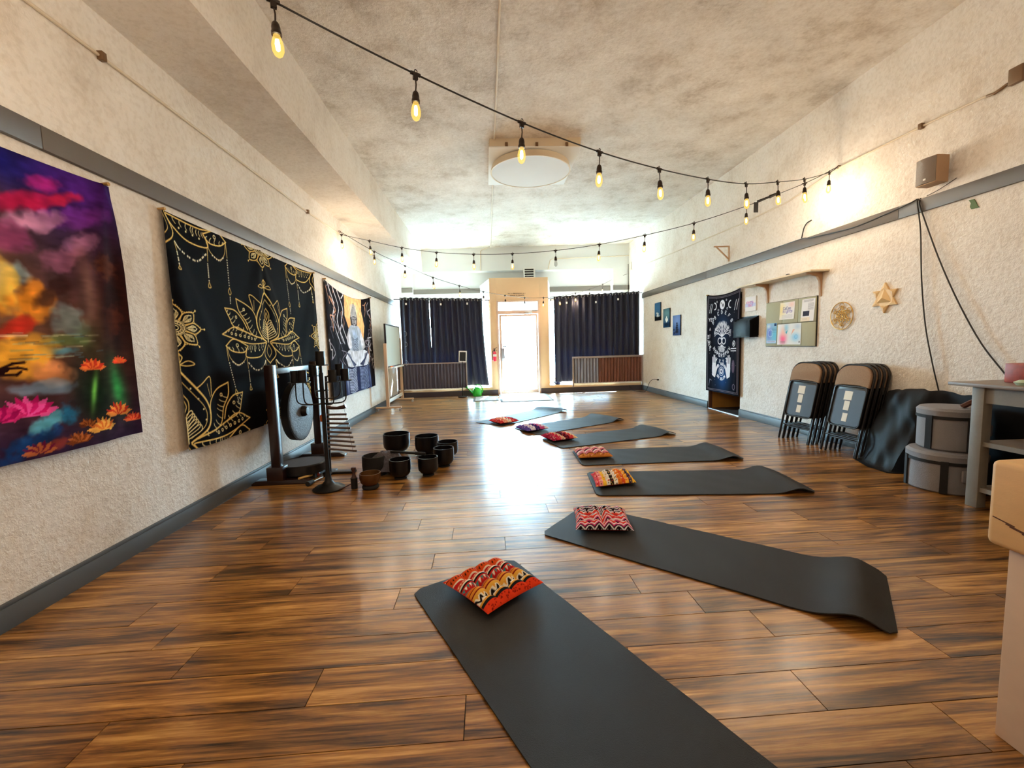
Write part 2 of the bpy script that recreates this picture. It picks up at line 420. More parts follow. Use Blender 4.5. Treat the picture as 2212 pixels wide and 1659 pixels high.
# outside
struct(MB().box(-30, 30, YF + 0.15, 60, -0.35, -0.03).build('floor_outside', M['concrete']))
struct(MB().box(-0.1, 1.86, YD + 0.1, YF + 0.15, -0.3, -0.005).build('floor_entry', M['concrete']))

# grey picture rails, in boards with butt joints
def boards(name, x0, x1, ys, z0, z1, m, bev=0.003):
    o = None
    for a, b_ in zip(ys[:-1], ys[1:]):
        q = MB().box(x0, x1, a + 0.0015, b_ - 0.0015, z0, z1)
        if o is None: o = struct(q.build(name, m, bevel=bev))
        else: q.build('board', m, o, bevel=bev)
    return o
boards('trim_7', XL, XL + 0.028, [YB, 2.44, 7.35, 11.57], 2.33, 2.452, M['rail'])
boards('trim_8', XR - 0.028, XR, [YB, 1.6, 4.05, 7.7, 10.95], 2.379, 2.499, M['rail'])
# baseboards with a cap bead
def basebd(name, x0, x1, ya, yb, side):
    q = MB().box(x0, x1, ya, yb, 0, 0.108)
    if side > 0: q.box(x0, x1 - 0.006, ya, yb, 0.108, 0.126)
    else: q.box(x0 + 0.006, x1, ya, yb, 0.108, 0.126)
    struct(q.build(name, M['base'], bevel=0.002))
basebd('baseboard_left', XL, XL + 0.022, YB, YD - 0.02, 1)
basebd('baseboard_right_1', XR - 0.022, XR, YB, DY0, -1)
basebd('baseboard_right_2', XR - 0.022, XR, DY1, YD - 0.02, -1)

# doorway on the right: wooden jamb, dark store room behind
M['jamb'] = mat('yellow_wood', rgb(190, 136, 62), 0.5, var=0.25, vscale=9, stretch=(1, 1, 0.12))
M['jambdark'] = mat('brown_casing', rgb(96, 62, 44), 0.5)
M['store'] = mat('dark_store_wall', rgb(46, 32, 24), 0.8)
j_ = MB().box(XR + 0.06, XR + 0.62, DY1 - 0.02, DY1, 0, DZ)
o = struct(j_.build('trim_9', M['jamb']))
MB().box(XR - 0.004, XR + 0.06, DY1 - 0.03, DY1, 0, DZ).build('casing', M['jambdark'], o)
s_ = MB().box(XR + 0.15, XR + 1.5, DY0 - 0.75, DY0 - 0.65, -0.05, 2.2).box(XR + 1.5, XR + 1.6, DY0 - 0.75, DY1 + 0.2, -0.05, 2.2).box(XR + 0.15, XR + 1.5, DY1, DY1 + 0.1, -0.05, 2.2)
s_.box(XR + 0.15, XR + 1.6, DY0 - 0.75, DY1 + 0.2, 2.2, 2.3).box(XR + 0.001, XR + 1.6, DY0 - 0.75, DY1 + 0.1, -0.1, -0.004)
struct(s_.build('wall_store', M['store']))
struct(MB().box(XR - 0.02, XR + 0.03, DY0, DY1 - 0.03, -0.004, 0.008).build('trim_10', M['steel']))  # threshold strip

# ---------------------------------------------------------------- glass front door
M['doorsmall'] = mat('grey_lock_box', rgb(150, 148, 156), 0.4)
dr = struct(MB().box(0.30, 0.345, YD - 0.012, YD + 0.06, 0, 2.40).box(1.355, 1.40, YD - 0.012, YD + 0.06, 0, 2.40).box(0.345, 1.355, YD - 0.012, YD + 0.06, 2.36, 2.40)
            .box(0.345, 1.355, YD - 0.012, YD + 0.06, 2.06, 2.15).build('door_1', M['alu'], bevel=0.004))
MB().box(0.345, 1.355, YD + 0.02, YD + 0.026, 2.15, 2.36).build('transom_pane', M['glass'], dr)
lf = MB().box(0.355, 0.415, YD - 0.005, YD + 0.04, 0.015, 2.05).box(1.30, 1.345, YD - 0.005, YD + 0.04, 0.015, 2.05).box(0.415, 1.30, YD - 0.005, YD + 0.04, 0.015, 0.115).box(0.415, 1.30, YD - 0.005, YD + 0.04, 2.0, 2.05)
leaf = lf.build('door_leaf', M['alu'], dr, bevel=0.003)
MB().box(0.415, 1.30, YD + 0.014, YD + 0.022, 0.115, 2.0).build('pane', M['glass'], leaf)
MB().cyl((0.62, YD - 0.03, 1.075), (1.3, YD - 0.03, 1.078), 0.009, n=10).cyl((0.63, YD - 0.03, 1.075), (0.63, YD + 0.015, 1.075), 0.007).build('push_bar', M['steel'], leaf, smooth=True)
MB().box(0.385, 0.475, YD - 0.07, YD - 0.005, 0.94, 1.2).add([(0.385, YD - 0.07, 0.94), (0.475, YD - 0.07, 0.94), (0.475, YD - 0.005, 0.94), (0.385, YD - 0.005, 0.94), (0.39, YD - 0.02, 0.86), (0.42, YD - 0.02, 0.86), (0.42, YD - 0.005, 0.86), (0.39, YD - 0.005, 0.86)],
    [(0, 1, 5, 4), (1, 2, 6, 5), (2, 3, 7, 6), (3, 0, 4, 7), (4, 5, 6, 7)]).build('lock_box', M['doorsmall'], leaf, bevel=0.006)
MB().cyl((0.45, YD - 0.03, 1.29), (0.45, YD + 0.01, 1.29), 0.018).build('lock_cylinder', M['steel'], leaf, smooth=True)
MB().box(0.43, 0.53, YD - 0.03, YD - 0.005, 1.225, 1.255).build('thumb_turn', M['doorsmall'], leaf, bevel=0.004)
MB().box(1.02, 1.2, YD - 0.075, YD - 0.012, 2.07, 2.115).build('door_closer', M['steel'], dr, bevel=0.006)
MB().tube([(1.18, YD - 0.05, 2.12), (1.33, YD - 0.12, 2.13), (1.30, YD - 0.02, 2.15)], 0.008).build('closer_arm', M['steel'], dr, smooth=True)
MB().box(0.34, 1.36, YD - 0.014, YD - 0.011, 2.17, 2.175).build('transom_sticker', M['alu'], dr) if False else None
# two short rows of small lettering on the tan wall above the door
tw = tag(thing('wall_lettering', 'two rows of tiny dark lettering on tan wall above door', 'lettering', (0.82, YD - 0.002, 2.47)), None, None)
rr = random.Random(5)
for row, (xa, xb, zc) in enumerate(((0.60, 1.04, 2.565), (0.64, 1.02, 2.515))):
    lm = MB(); x = xa
    while x < xb:
        ww = rr.uniform(0.006, 0.012)
        if rr.random() > 0.16:
            h = rr.choice((0.016, 0.016, 0.024)); lm.box(x, x + ww * 0.45, YD - 0.004, YD + 0.001, zc, zc + h); lm.box(x, x + ww, YD - 0.004, YD + 0.001, zc + rr.choice((0, 0.006, 0.012)), zc + 0.015)
        x += ww + 0.004
    lm.build('text_row', M['black'], tw)
# ================================================================= painter: flat prints as point colours on cloth grids
class Paint:
    def __init__(s, W, H, px, bg):
        s.W, s.H = W, H; s.nx, s.ny = int(round(W / px)) + 1, int(round(H / px)) + 1; s.px = max(W / (s.nx - 1), H / (s.ny - 1))
        s.A = np.empty((s.ny, s.nx, 3), np.float32); s.A[:] = np.array(bg, np.float32) / 255.0
        s.xs = np.linspace(0, W, s.nx); s.ys = np.linspace(0, H, s.ny)
    def win(s, x0, x1, y0, y1):
        i0, i1 = np.searchsorted(s.xs, x0), np.searchsorted(s.xs, x1, 'right'); j0, j1 = np.searchsorted(s.ys, y0), np.searchsorted(s.ys, y1, 'right')
        return (slice(j0, j1), slice(i0, i1)) if (i1 > i0 and j1 > j0) else None
    def mix(s, w_, a, col): 
        c = np.array(col, np.float32) / 255.0; s.A[w_] += a[..., None] * (c - s.A[w_])
    def stroke(s, pts, wd, col, al=1.0):
        h = max(wd, s.px * 0.9) / 2
        for k, (p, q) in enumerate(zip(pts[:-1], pts[1:])):
            pad = h + s.px; w_ = s.win(min(p[0], q[0]) - pad, max(p[0], q[0]) + pad, min(p[1], q[1]) - pad, max(p[1], q[1]) + pad)
            if w_ is None: continue
            X = s.xs[w_[1]][None, :]; Y = s.ys[w_[0]][:, None]; dx, dy = q[0] - p[0], q[1] - p[1]; l2 = dx * dx + dy * dy + 1e-12
            t = np.clip(((X - p[0]) * dx + (Y - p[1]) * dy) / l2, 0, 1); d = np.hypot(X - p[0] - t * dx, Y - p[1] - t * dy)
            s.mix(w_, np.clip((h - d) / s.px + 0.5, 0, 1) * al, col)
    def poly(s, pts, col, al=1.0):
        P = np.array(pts); w_ = s.win(P[:, 0].min(), P[:, 0].max(), P[:, 1].min(), P[:, 1].max())
        if w_ is None: return
        X = s.xs[w_[1]][None, :]; Y = s.ys[w_[0]][:, None]; ins = np.zeros((Y.shape[0], X.shape[1]), bool)
        for (x0, y0), (x1, y1) in zip(P, np.roll(P, -1, 0)):
            if y0 == y1: continue
            ins ^= ((Y >= min(y0, y1)) & (Y < max(y0, y1))) & (X < (x1 - x0) * (Y - y0) / (y1 - y0) + x0)
        s.mix(w_, ins.astype(np.float32) * al, col)
    def dot(s, x, y, r, col, al=1.0, ry=None):
        ry = ry or r; w_ = s.win(x - r - s.px, x + r + s.px, y - ry - s.px, y + ry + s.px)
        if w_ is None: return
        X = s.xs[w_[1]][None, :]; Y = s.ys[w_[0]][:, None]; d = np.hypot((X - x) / r, (Y - y) / ry)
        s.mix(w_, np.clip((1 - d) * min(r, ry) / s.px + 0.5, 0, 1) * al, col)
    def blob(s, x, y, rx, ry, col, al=1.0, rot=0.0):
        X, Y = s.xs[None, :] - x, s.ys[:, None] - y; c, n = math.cos(rot), math.sin(rot)
        a = np.exp(-(((X * c + Y * n) / rx) ** 2 + ((-X * n + Y * c) / ry) ** 2)) * al
        s.mix((slice(None), slice(None)), a, col)
    def circ(s, x, y, r, wd, col, n=28, a0=0, a1=2 * PI):
        s.stroke([(x + r * math.cos(a0 + (a1 - a0) * i / n), y + r * math.sin(a0 + (a1 - a0) * i / n)) for i in range(n + 1)], wd, col)
    def field(s, scale, seed=0, sx=1.0, sy=1.0):
        R = np.random.RandomState(seed); ny, nx = max(2, int(s.H / scale / sy) + 2), max(2, int(s.W / scale / sx) + 2); G = R.rand(ny, nx)
        yi = np.linspace(0, ny - 1.001, s.ny); xi = np.linspace(0, nx - 1.001, s.nx); y0 = yi.astype(int); x0 = xi.astype(int); fy = (yi - y0)[:, None]; fx = (xi - x0)[None, :]
        fy = fy * fy * (3 - 2 * fy); fx = fx * fx * (3 - 2 * fx); y1 = np.minimum(y0 + 1, ny - 1); x1 = np.minimum(x0 + 1, nx - 1)
        g_ = (G[np.ix_(y0, x0)] * (1 - fx) + G[np.ix_(y0, x1)] * fx) * (1 - fy) + (G[np.ix_(y1, x0)] * (1 - fx) + G[np.ix_(y1, x1)] * fx) * fy
        return g_
    def noise(s, scale, amp, seed=0, sx=1.0, sy=1.0): s.A *= (1 + amp * (s.field(scale, seed, sx, sy) * 2 - 1))[..., None]
    def cloud(s, x, y, rx, ry, col, al=1.0, rot=0.0, seed=0, sc=0.09):
        X, Y = s.xs[None, :] - x, s.ys[:, None] - y; c, n = math.cos(rot), math.sin(rot)
        f = 0.55 * s.field(sc, seed) + 0.3 * s.field(sc / 2.3, seed + 1) + 0.15 * s.field(sc / 5, seed + 2)
        d = ((X * c + Y * n) / rx) ** 2 + ((-X * n + Y * c) / ry) ** 2
        s.mix((slice(None), slice(None)), np.clip((1.25 - d) * 1.3 + (f - 0.5) * 3.2, 0, 1) * al * np.exp(-d * 0.35), col)
def curve(P, n=7): return [(p.x, p.y) for p in catmull([(a, b_, 0) for a, b_ in P], n)]
FONT = {'A': '0,0 2,6 4,0|1,2 3,2', 'B': '0,0 0,6 3,6 4,5 3,3 0,3|3,3 4,1.5 3,0 0,0', 'C': '4,5 3,6 1,6 0,4 0,2 1,0 3,0 4,1', 'D': '0,0 0,6 2,6 4,4 4,2 2,0 0,0', 'E': '4,6 0,6 0,0 4,0|0,3 3,3', 'F': '4,6 0,6 0,0|0,3 3,3',
        'G': '4,5 3,6 1,6 0,4 0,2 1,0 3,0 4,1 4,3 2,3', 'H': '0,0 0,6|4,0 4,6|0,3 4,3', 'I': '2,0 2,6', 'J': '3,6 3,1 2,0 1,0 0,1', 'K': '0,0 0,6|4,6 0,3 4,0', 'L': '0,6 0,0 4,0', 'M': '0,0 0,6 2,3 4,6 4,0', 'N': '0,0 0,6 4,0 4,6',
        'O': '1,0 0,2 0,4 1,6 3,6 4,4 4,2 3,0 1,0', 'P': '0,0 0,6 3,6 4,4.5 3,3 0,3', 'Q': '1,0 0,2 0,4 1,6 3,6 4,4 4,2 3,0 1,0|2.5,1.5 4,0', 'R': '0,0 0,6 3,6 4,4.5 3,3 0,3|2,3 4,0', 'S': '4,5 3,6 1,6 0,4.5 1,3 3,3 4,1.5 3,0 1,0 0,1',
        'T': '0,6 4,6|2,6 2,0', 'U': '0,6 0,1 1,0 3,0 4,1 4,6', 'V': '0,6 2,0 4,6', 'W': '0,6 1,0 2,4 3,0 4,6', 'X': '0,0 4,6|0,6 4,0', 'Y': '0,6 2,3 4,6|2,3 2,0', 'Z': '0,6 4,6 0,0 4,0',
        'a': '4,4 4,0 1,0 0,1 1,2 4,2|4,3 3,4 1,4', 'c': '4,3 3,4 1,4 0,2 1,0 3,0 4,1', 'o': '1,0 0,2 1,4 3,4 4,2 3,0 1,0', 'g': '4,4 4,-1 3,-2 1,-2|4,3 3,4 1,4 0,2 1,0 3,0 4,1', 'h': '0,6 0,0|0,3 2,4 4,3 4,0', 'i': '2,0 2,4|2,5.3 2,5.7', 't': '2,6 2,1 3,0 4,0|0,4 4,4', 's': '4,3.5 3,4 1,4 0,3 4,1 3,0 1,0 0,.5'}
def letter(p, ch, x, y, h, wd, col, rot=0.0, mir=False):
    k = h / 6.0; c, n = math.cos(rot), math.sin(rot)
    for part in FONT.get(ch, '').split('|'):
        if not part: continue
        pts = []
        for t in part.split():
            a, b_ = map(float, t.split(',')); a = (a - 2) * k * 0.95; b_ = b_ * k
            a = -a if mir else a
            pts.append((x + a * c - b_ * n, y + a * n + b_ * c))
        p.stroke(pts, wd, col)
def sheet(name, paint, pos, mat_, parent=None):
    """grid with one vertex per painted point; pos(U,V) in metres -> X,Y,Z arrays"""
    U, V = np.meshgrid(paint.xs, paint.ys); X, Y, Z = pos(U, V); n = paint.nx * paint.ny
    P = np.stack([X, Y, Z], -1).reshape(-1, 3).astype(np.float64)
    org = P.mean(0); org[2] = P[:, 2].min()
    if parent is not None: org = np.array(parent.get('_o'))
    P = P - org
    idx = np.arange(n).reshape(paint.ny, paint.nx)
    Q = np.stack([idx[:-1, :-1], idx[:-1, 1:], idx[1:, 1:], idx[1:, :-1]], -1).reshape(-1, 4)
    me = bpy.data.meshes.new(name); me.vertices.add(n); me.vertices.foreach_set('co', P.astype(np.float32).ravel())
    me.loops.add(Q.size); me.loops.foreach_set('vertex_index', Q.ravel().astype(np.int32))
    me.polygons.add(len(Q)); me.polygons.foreach_set('loop_start', (np.arange(len(Q)) * 4).astype(np.int32))
    me.polygons.foreach_set('use_smooth', np.ones(len(Q), bool)); me.update(calc_edges=True)
    at = me.color_attributes.new('print', 'FLOAT_COLOR', 'POINT'); A = np.clip(paint.A, 0, 1)
    A = np.where(A <= 0.04045, A / 12.92, ((A + 0.055) / 1.055) ** 2.4); C4 = np.ones((n, 4), np.float32); C4[:, :3] = A.reshape(-1, 3)
    at.data.foreach_set('color', C4.ravel()); me.materials.append(mat_)
    o = bpy.data.objects.new(name, me); COL.objects.link(o)
    if parent is not None: o.parent = parent
    else: o.location = org
    o['_o'] = tuple(float(t) for t in org)
    return o

# ---------------------------------------------------------------- black tapestry with gold lotus
GOLD, GOLD2 = (236, 196, 112), (248, 226, 164)
def lotus(p, cx, cz, s):
    def S(P, wd=0.013, col=GOLD, n=7):
        for sg in (1, -1): p.stroke([(cx + sg * a * s, cz + b_ * s) for a, b_ in curve(P, n)], wd * s * 0.8, col)
    def hatch(A, B, k, f=0.45, wd=0.006):
        A, B = curve(A, 8), curve(B, 8)
        for i in range(1, k):
            t = i / k; a = A[int(t * (len(A) - 1))]; b_ = B[int(t * (len(B) - 1))]
            e = (a[0] + (b_[0] - a[0]) * f, a[1] + (b_[1] - a[1]) * f); S([a, ((a[0] + e[0]) / 2 + 0.01, (a[1] + e[1]) / 2), e], wd, GOLD2, 3)
    C_ = [(0, 0.5), (-0.11, 0.38), (-0.2, 0.27), (-0.225, 0.17), (-0.18, 0.07), (-0.03, 0.0)]; S(C_, 0.018)
    S([(0, 0.43), (-0.09, 0.33), (-0.165, 0.24), (-0.185, 0.17), (-0.15, 0.09), (-0.03, 0.03)], 0.007)
    S([(0, 0.34), (-0.035, 0.29), (-0.03, 0.22), (0, 0.18)], 0.008); S([(0, 0.3), (-0.015, 0.26), (0, 0.22)], 0.007)
    for k in range(6): S([(-0.01, 0.03 + 0.02 * k), (-0.06 - 0.012 * (5 - k), 0.07 + 0.025 * k), (-0.05 - 0.012 * (5 - k), 0.115 + 0.022 * k), (-0.01, 0.07 + 0.026 * k)], 0.008, GOLD2, 4)
    S([(0, 0.18), (0, 0.0)], 0.02, GOLD2)
    for t in (0.2, 0.4, 0.6, 0.8):
        for sg in (1, -1): p.dot(cx + sg * (-0.2 * math.sin(t * PI * 0.62)) * 0.86 * s, cz + (0.46 - 0.4 * t) * s, 0.007 * s, GOLD2)
    L1o = [(-0.5, 0.39), (-0.48, 0.29), (-0.41, 0.2), (-0.33, 0.07), (-0.08, 0.02)]; L1i = [(-0.5, 0.39), (-0.36, 0.35), (-0.25, 0.27), (-0.22, 0.18)]
    S(L1o); S(L1i); hatch(L1o[1:], L1i[1:] + [(-0.16, 0.08)], 9)
    S([(-0.27, 0.31), (-0.28, 0.45), (-0.12, 0.38)], 0.011); S([(-0.25, 0.3), (-0.23, 0.4)], 0.006)
    L2o = [(-0.68, 0.29), (-0.63, 0.21), (-0.57, 0.13), (-0.36, 0.07)]; L2i = [(-0.68, 0.29), (-0.54, 0.28), (-0.45, 0.21), (-0.4, 0.11)]
    S(L2o); S(L2i); hatch(L2o, L2i, 7)
    L3u = [(-0.75, 0.06), (-0.56, 0.13), (-0.38, 0.075), (-0.05, 0.01)]; L3l = [(-0.75, 0.06), (-0.62, 0.03), (-0.39, -0.02), (-0.05, -0.01)]
    S(L3u); S(L3l); hatch(L3u, L3l, 10, 0.35)
    for k in range(7):
        for sg in (1, -1): p.circ(cx + sg * (-0.62 + 0.055 * k) * s, cz + (0.07 - 0.008 * k) * s, 0.011 * s, 0.006 * s, GOLD2, 10)
    L4u = [(-0.72, -0.04), (-0.6, 0.02), (-0.44, -0.04)]; L4l = [(-0.72, -0.04), (-0.63, -0.09), (-0.5, -0.1), (-0.43, -0.05)]
    S(L4u); S(L4l); hatch(L4l, L4u, 6, 0.4)
    L5 = [(-0.43, -0.04), (-0.47, -0.14), (-0.26, -0.15), (-0.12, -0.09), (-0.03, -0.01)]; S(L5); hatch([(-0.43, -0.04), (-0.3, -0.03), (-0.05, -0.01)], [(-0.47, -0.13), (-0.3, -0.15), (-0.14, -0.1)], 9, 0.4)
    S([(-0.05, -0.02), (-0.1, -0.13), (0, -0.22)], 0.012); S([(0, -0.03), (-0.04, -0.1), (0, -0.16)], 0.007)
    for k in range(4):
        for sg in (1, -1): p.dot(cx + sg * (-0.38 + 0.07 * k) * s, cz - (0.095 - 0.006 * k) * s, 0.008 * s, GOLD2)
    for sg in (1, -1): p.circ(cx + sg * -0.57 * s, cz - 0.035 * s, 0.014 * s, 0.006 * s, GOLD2, 10); p.circ(cx + sg * -0.53 * s, cz + 0.22 * s, 0.012 * s, 0.006 * s, GOLD2, 10); p.circ(cx + sg * -0.4 * s, cz + 0.3 * s, 0.012 * s, 0.006 * s, GOLD2, 10)
    S([(0, 0.5), (0, 0.63)], 0.009); S([(0, 0.55), (-0.07, 0.575), (-0.12, 0.55), (-0.06, 0.54), (0, 0.55)], 0.008); S([(0, 0.63), (-0.025, 0.6), (0, 0.56)], 0.008)
    # bead chains
    def chain(P, n, r=0.007):
        Q = curve(P, 10)
        for k in range(n):
            a = Q[int(k / max(1, n - 1) * (len(Q) - 1))]
            for sg in (1, -1): p.dot(cx + sg * a[0] * s, cz + a[1] * s, r * s, (240, 226, 190))
    S([(-0.71, -0.05), (-0.68, -0.15), (-0.6, -0.21), (-0.5, -0.17), (-0.46, -0.1)], 0.007); chain([(-0.66, -0.18), (-0.6, -0.215), (-0.52, -0.19)], 8)
    S([(-0.715, -0.05), (-0.715, -0.17)], 0.008); chain([(-0.71, -0.19), (-0.7, -0.4)], 15, 0.006); S([(-0.7, -0.42), (-0.715, -0.46), (-0.695, -0.48), (-0.68, -0.455), (-0.7, -0.42)], 0.007); chain([(-0.695, -0.5), (-0.69, -0.55)], 4, 0.006)
    S([(-0.465, -0.14), (-0.455, -0.25)], 0.008); chain([(-0.45, -0.27), (-0.445, -0.4)], 10, 0.006); S([(-0.445, -0.41), (-0.46, -0.45), (-0.43, -0.45), (-0.445, -0.41)], 0.007)
    chain([(-0.44, -0.2), (-0.32, -0.275), (-0.15, -0.23), (-0.1, -0.19)], 20, 0.008)
    S([(-0.09, -0.19), (-0.1, -0.25)], 0.008); chain([(-0.1, -0.26), (-0.1, -0.34)], 5, 0.008); S([(-0.1, -0.35), (-0.115, -0.375), (-0.085, -0.375), (-0.1, -0.35)], 0.007)
def mandala(p, cx, cz, s):
    q_ = p
    class Sq:      # drawn a little flattened
        def stroke(self, P, w_, c): q_.stroke([(cx + (a - cx) * 0.85, cz + (b_ - cz) * 0.55) for a, b_ in P], w_ * 0.8, c)
        def dot(self, x, y, r, c): q_.dot(cx + (x - cx) * 0.85, cz + (y - cz) * 0.55, r * 0.8, c)
        def circ(self, x, y, r, w_, c): self.stroke([(x + r * math.cos(2 * PI * i / 28), y + r * math.sin(2 * PI * i / 28)) for i in range(29)], w_, c)
    p = Sq()
    for r, wd in ((0.03, 0.006), (0.055, 0.007), (0.085, 0.009), (0.1, 0.005)): p.circ(cx, cz, r * s, wd * s, GOLD2)
    for k in range(16): t = 2 * PI * k / 16; p.dot(cx + 0.07 * s * math.cos(t), cz + 0.07 * s * math.sin(t), 0.006 * s, GOLD2)
    for k in range(8):
        t = 2 * PI * k / 8; c, n = math.cos(t), math.sin(t); R = lambda a, b_: (cx + (a * c - b_ * n) * s, cz + (a * n + b_ * c) * s)
        for sg in (1, -1):
            p.stroke([R(a, sg * b_) for a, b_ in curve([(0.1, 0.035), (0.19, 0.075), (0.26, 0.05), (0.31, 0)], 6)], 0.009 * s, GOLD)
            p.stroke([R(a, sg * b_) for a, b_ in curve([(0.12, 0.012), (0.19, 0.04), (0.25, 0)], 5)], 0.007 * s, GOLD2)
            for q in range(4): p.stroke([R(0.11 + 0.02 * q, sg * 0.004), R(0.17 + 0.02 * q, sg * 0.028)], 0.005 * s, GOLD2)
            for q in range(5): p.dot(*R(0.22 + 0.02 * q, sg * (0.082 - 0.014 * q)), 0.006 * s, GOLD)
        p.stroke([R(0.31, 0), R(0.345, 0)], 0.007 * s, GOLD); p.dot(*R(0.355, 0), 0.011 * s, GOLD)
TW, TH = 2.64, 1.74
tp = Paint(TW, TH, 0.0048, (9, 8, 10))
for (a, b_) in ((0.5, 0.47), (0.0, 1.0), (1.0, 1.0), (0.0, 0.03), (1.0, 0.03)): lotus(tp, a * TW, b_ * TH, 1.0 if a == 0.5 else 1.06)
for (a, b_) in ((0, 0.52), (1, 0.52), (0.5, 1.0), (0.5, 0.0)): mandala(tp, a * TW, b_ * TH, 1.0)
def hang(y0, z0, W, H, fold, sag, pins, x=XL, sgn=1, off=0.012, tilt=0.0):
    """cloth pinned along its top edge: sag between pins and folds fanning down from them"""
    def pos(U, V):
        u, v = U / W, V / H; Z = z0 + V; Y = y0 + U
        s_ = np.zeros_like(u)
        for a, b_ in zip(pins[:-1], pins[1:]):
            t = np.clip((u - a) / (b_ - a), 0, 1); s_ += np.where((u >= a) & (u <= b_), 4 * t * (1 - t), 0)
        Z = Z - sag * s_ * np.clip(v, 0, 1) ** 2
        d = np.full_like(u, off)
        for k, q in enumerate(pins):
            for sp, am, wd in ((0.10, 1.0, 0.05), (0.26, 0.8, 0.06), (-0.14, 0.9, 0.05), (-0.3, 0.7, 0.06)):
                cen = q + sp * (1 - v) * (1.0 if q < 0.95 else 1.0); wv = wd * (0.25 + 1.1 * (1 - v))
                d += fold * am * np.exp(-((u - cen) / wv) ** 2) * np.clip((1 - v) * 2.5 + 0.15, 0, 1)
        d += 0.5 * fold * (1 + np.sin(u * 19 + v * 3)) * (1 - v) * 0.5
        d += tilt * (1 - v)
        return x + sgn * d, Y, Z
    return pos
t2 = sheet('tapestry', tp, hang(3.235, 0.545, TW, TH, 0.03, 0.012, (0.0, 0.5, 1.0), tilt=0.035), M['print'])
tag(t2, 'black tapestry printed with gold lotus flowers, behind the gong', 'tapestry')

# ---------------------------------------------------------------- colourful sunset tapestry at the left edge
W1, H1 = 1.75, 1.52
p = Paint(W1, H1, 0.006, (40, 26, 70))
B_, Q_ = p.blob, p.cloud
B_(1.5, 0.55, 0.7, 0.5, (74, 44, 34), 1.0)
B_(0.6, 0.9, 0.5, 0.5, (240, 160, 60), 0.9); B_(1.15, 1.45, 0.35, 0.12, (24, 24, 96), 1.0); B_(1.55, 1.42, 0.25, 0.16, (74, 26, 116), 0.95)
Q_(1.36, 1.41, 0.12, 0.045, (186, 36, 130), 0.9, 0.25, 1); Q_(1.24, 1.28, 0.16, 0.05, (196, 22, 70), 0.95, 0.3, 4); Q_(1.46, 1.36, 0.1, 0.04, (206, 26, 60), 0.85, 0.35, 7); Q_(1.5, 1.27, 0.22, 0.06, (120, 40, 150), 0.8, 0.3, 9)
Q_(1.27, 1.19, 0.16, 0.06, (226, 150, 190), 0.85, 0.35, 12); Q_(1.5, 1.13, 0.12, 0.05, (190, 120, 170), 0.75, 0.5, 15); Q_(1.14, 1.08, 0.14, 0.08, (150, 60, 110), 0.8, 0.2, 17); Q_(1.38, 1.02, 0.12, 0.07, (160, 90, 120), 0.75, 0.4, 18)
B_(1.68, 0.85, 0.14, 0.42, (34, 13, 8), 0.98); Q_(1.62, 1.02, 0.09, 0.08, (84, 40, 24), 0.8, 0, 20, 0.05); Q_(1.64, 0.72, 0.08, 0.1, (74, 30, 16), 0.75, 0, 23, 0.05); B_(1.5, 0.85, 0.05, 0.25, (120, 84, 70), 0.7)
Q_(1.14, 0.92, 0.07, 0.06, (170, 196, 196), 0.8, 0.4, 26); Q_(1.06, 0.86, 0.1, 0.13, (255, 196, 70), 1.0, 0.5, 29); B_(1.02, 0.9, 0.06, 0.08, (255, 240, 190), 0.9); Q_(1.18, 0.77, 0.14, 0.09, (240, 140, 30), 0.95, 0.5, 31); Q_(1.3, 0.83, 0.14, 0.05, (60, 30, 24), 0.85, 0.7, 33); Q_(1.12, 0.65, 0.12, 0.04, (200, 40, 24), 0.9, 0.4, 35)
Q_(1.36, 0.7, 0.1, 0.1, (120, 136, 136), 0.75, 0, 37); Q_(1.34, 0.58, 0.16, 0.035, (96, 110, 60), 0.85, 0, 39); Q_(1.28, 0.53, 0.12, 0.025, (90, 150, 170), 0.8, 0, 41); B_(1.45, 0.6, 0.06, 0.08, (90, 110, 60), 0.6)
Q_(1.12, 0.5, 0.16, 0.1, (255, 176, 50), 0.95, 0, 43, 0.12); Q_(1.24, 0.42, 0.13, 0.07, (240, 150, 90), 0.85, 0, 45); Q_(1.2, 0.34, 0.14, 0.04, (130, 160, 190), 0.8, 0, 47)
B_(1.46, 0.28, 0.13, 0.2, (14, 34, 16), 0.92); B_(1.62, 0.3, 0.05, 0.14, (50, 170, 80), 0.8, 0.15); B_(1.45, 0.3, 0.015, 0.1, (130, 220, 90), 0.9, -0.25)
Q_(1.17, 0.16, 0.12, 0.05, (90, 180, 210), 0.9, 0.6, 49, 0.05); Q_(1.07, 0.07, 0.16, 0.05, (20, 60, 120), 0.9, 0.4, 51, 0.05); Q_(1.28, 0.2, 0.06, 0.06, (30, 110, 150), 0.8, 0.6, 53, 0.05); Q_(1.2, 0.05, 0.1, 0.03, (160, 60, 50), 0.8, 0.2, 55, 0.05)
rr = random.Random(11)
def bloom(x, y, s, c1, c2):
    for k in range(9):
        t = PI * (0.08 + 0.84 * k / 8) + rr.uniform(-0.05, 0.05); e = (x + s * 1.2 * math.cos(t), y + s * 0.9 * math.sin(t)); n_ = (-math.sin(t) * s * 0.2, math.cos(t) * s * 0.2)
        m_ = ((x + e[0]) / 2, (y + e[1]) / 2); cc = c1 if k % 2 else c2
        p.poly([(x, y), (m_[0] + n_[0], m_[1] + n_[1]), e, (m_[0] - n_[0], m_[1] - n_[1])], cc, 0.9)
bloom(1.46, 0.42, 0.075, (206, 50, 30), (246, 120, 50)); bloom(1.65, 0.45, 0.05, (236, 110, 40), (250, 70, 40)); bloom(1.1, 0.21, 0.12, (190, 20, 100), (236, 80, 160)); bloom(0.98, 0.2, 0.1, (150, 10, 80), (214, 40, 120))
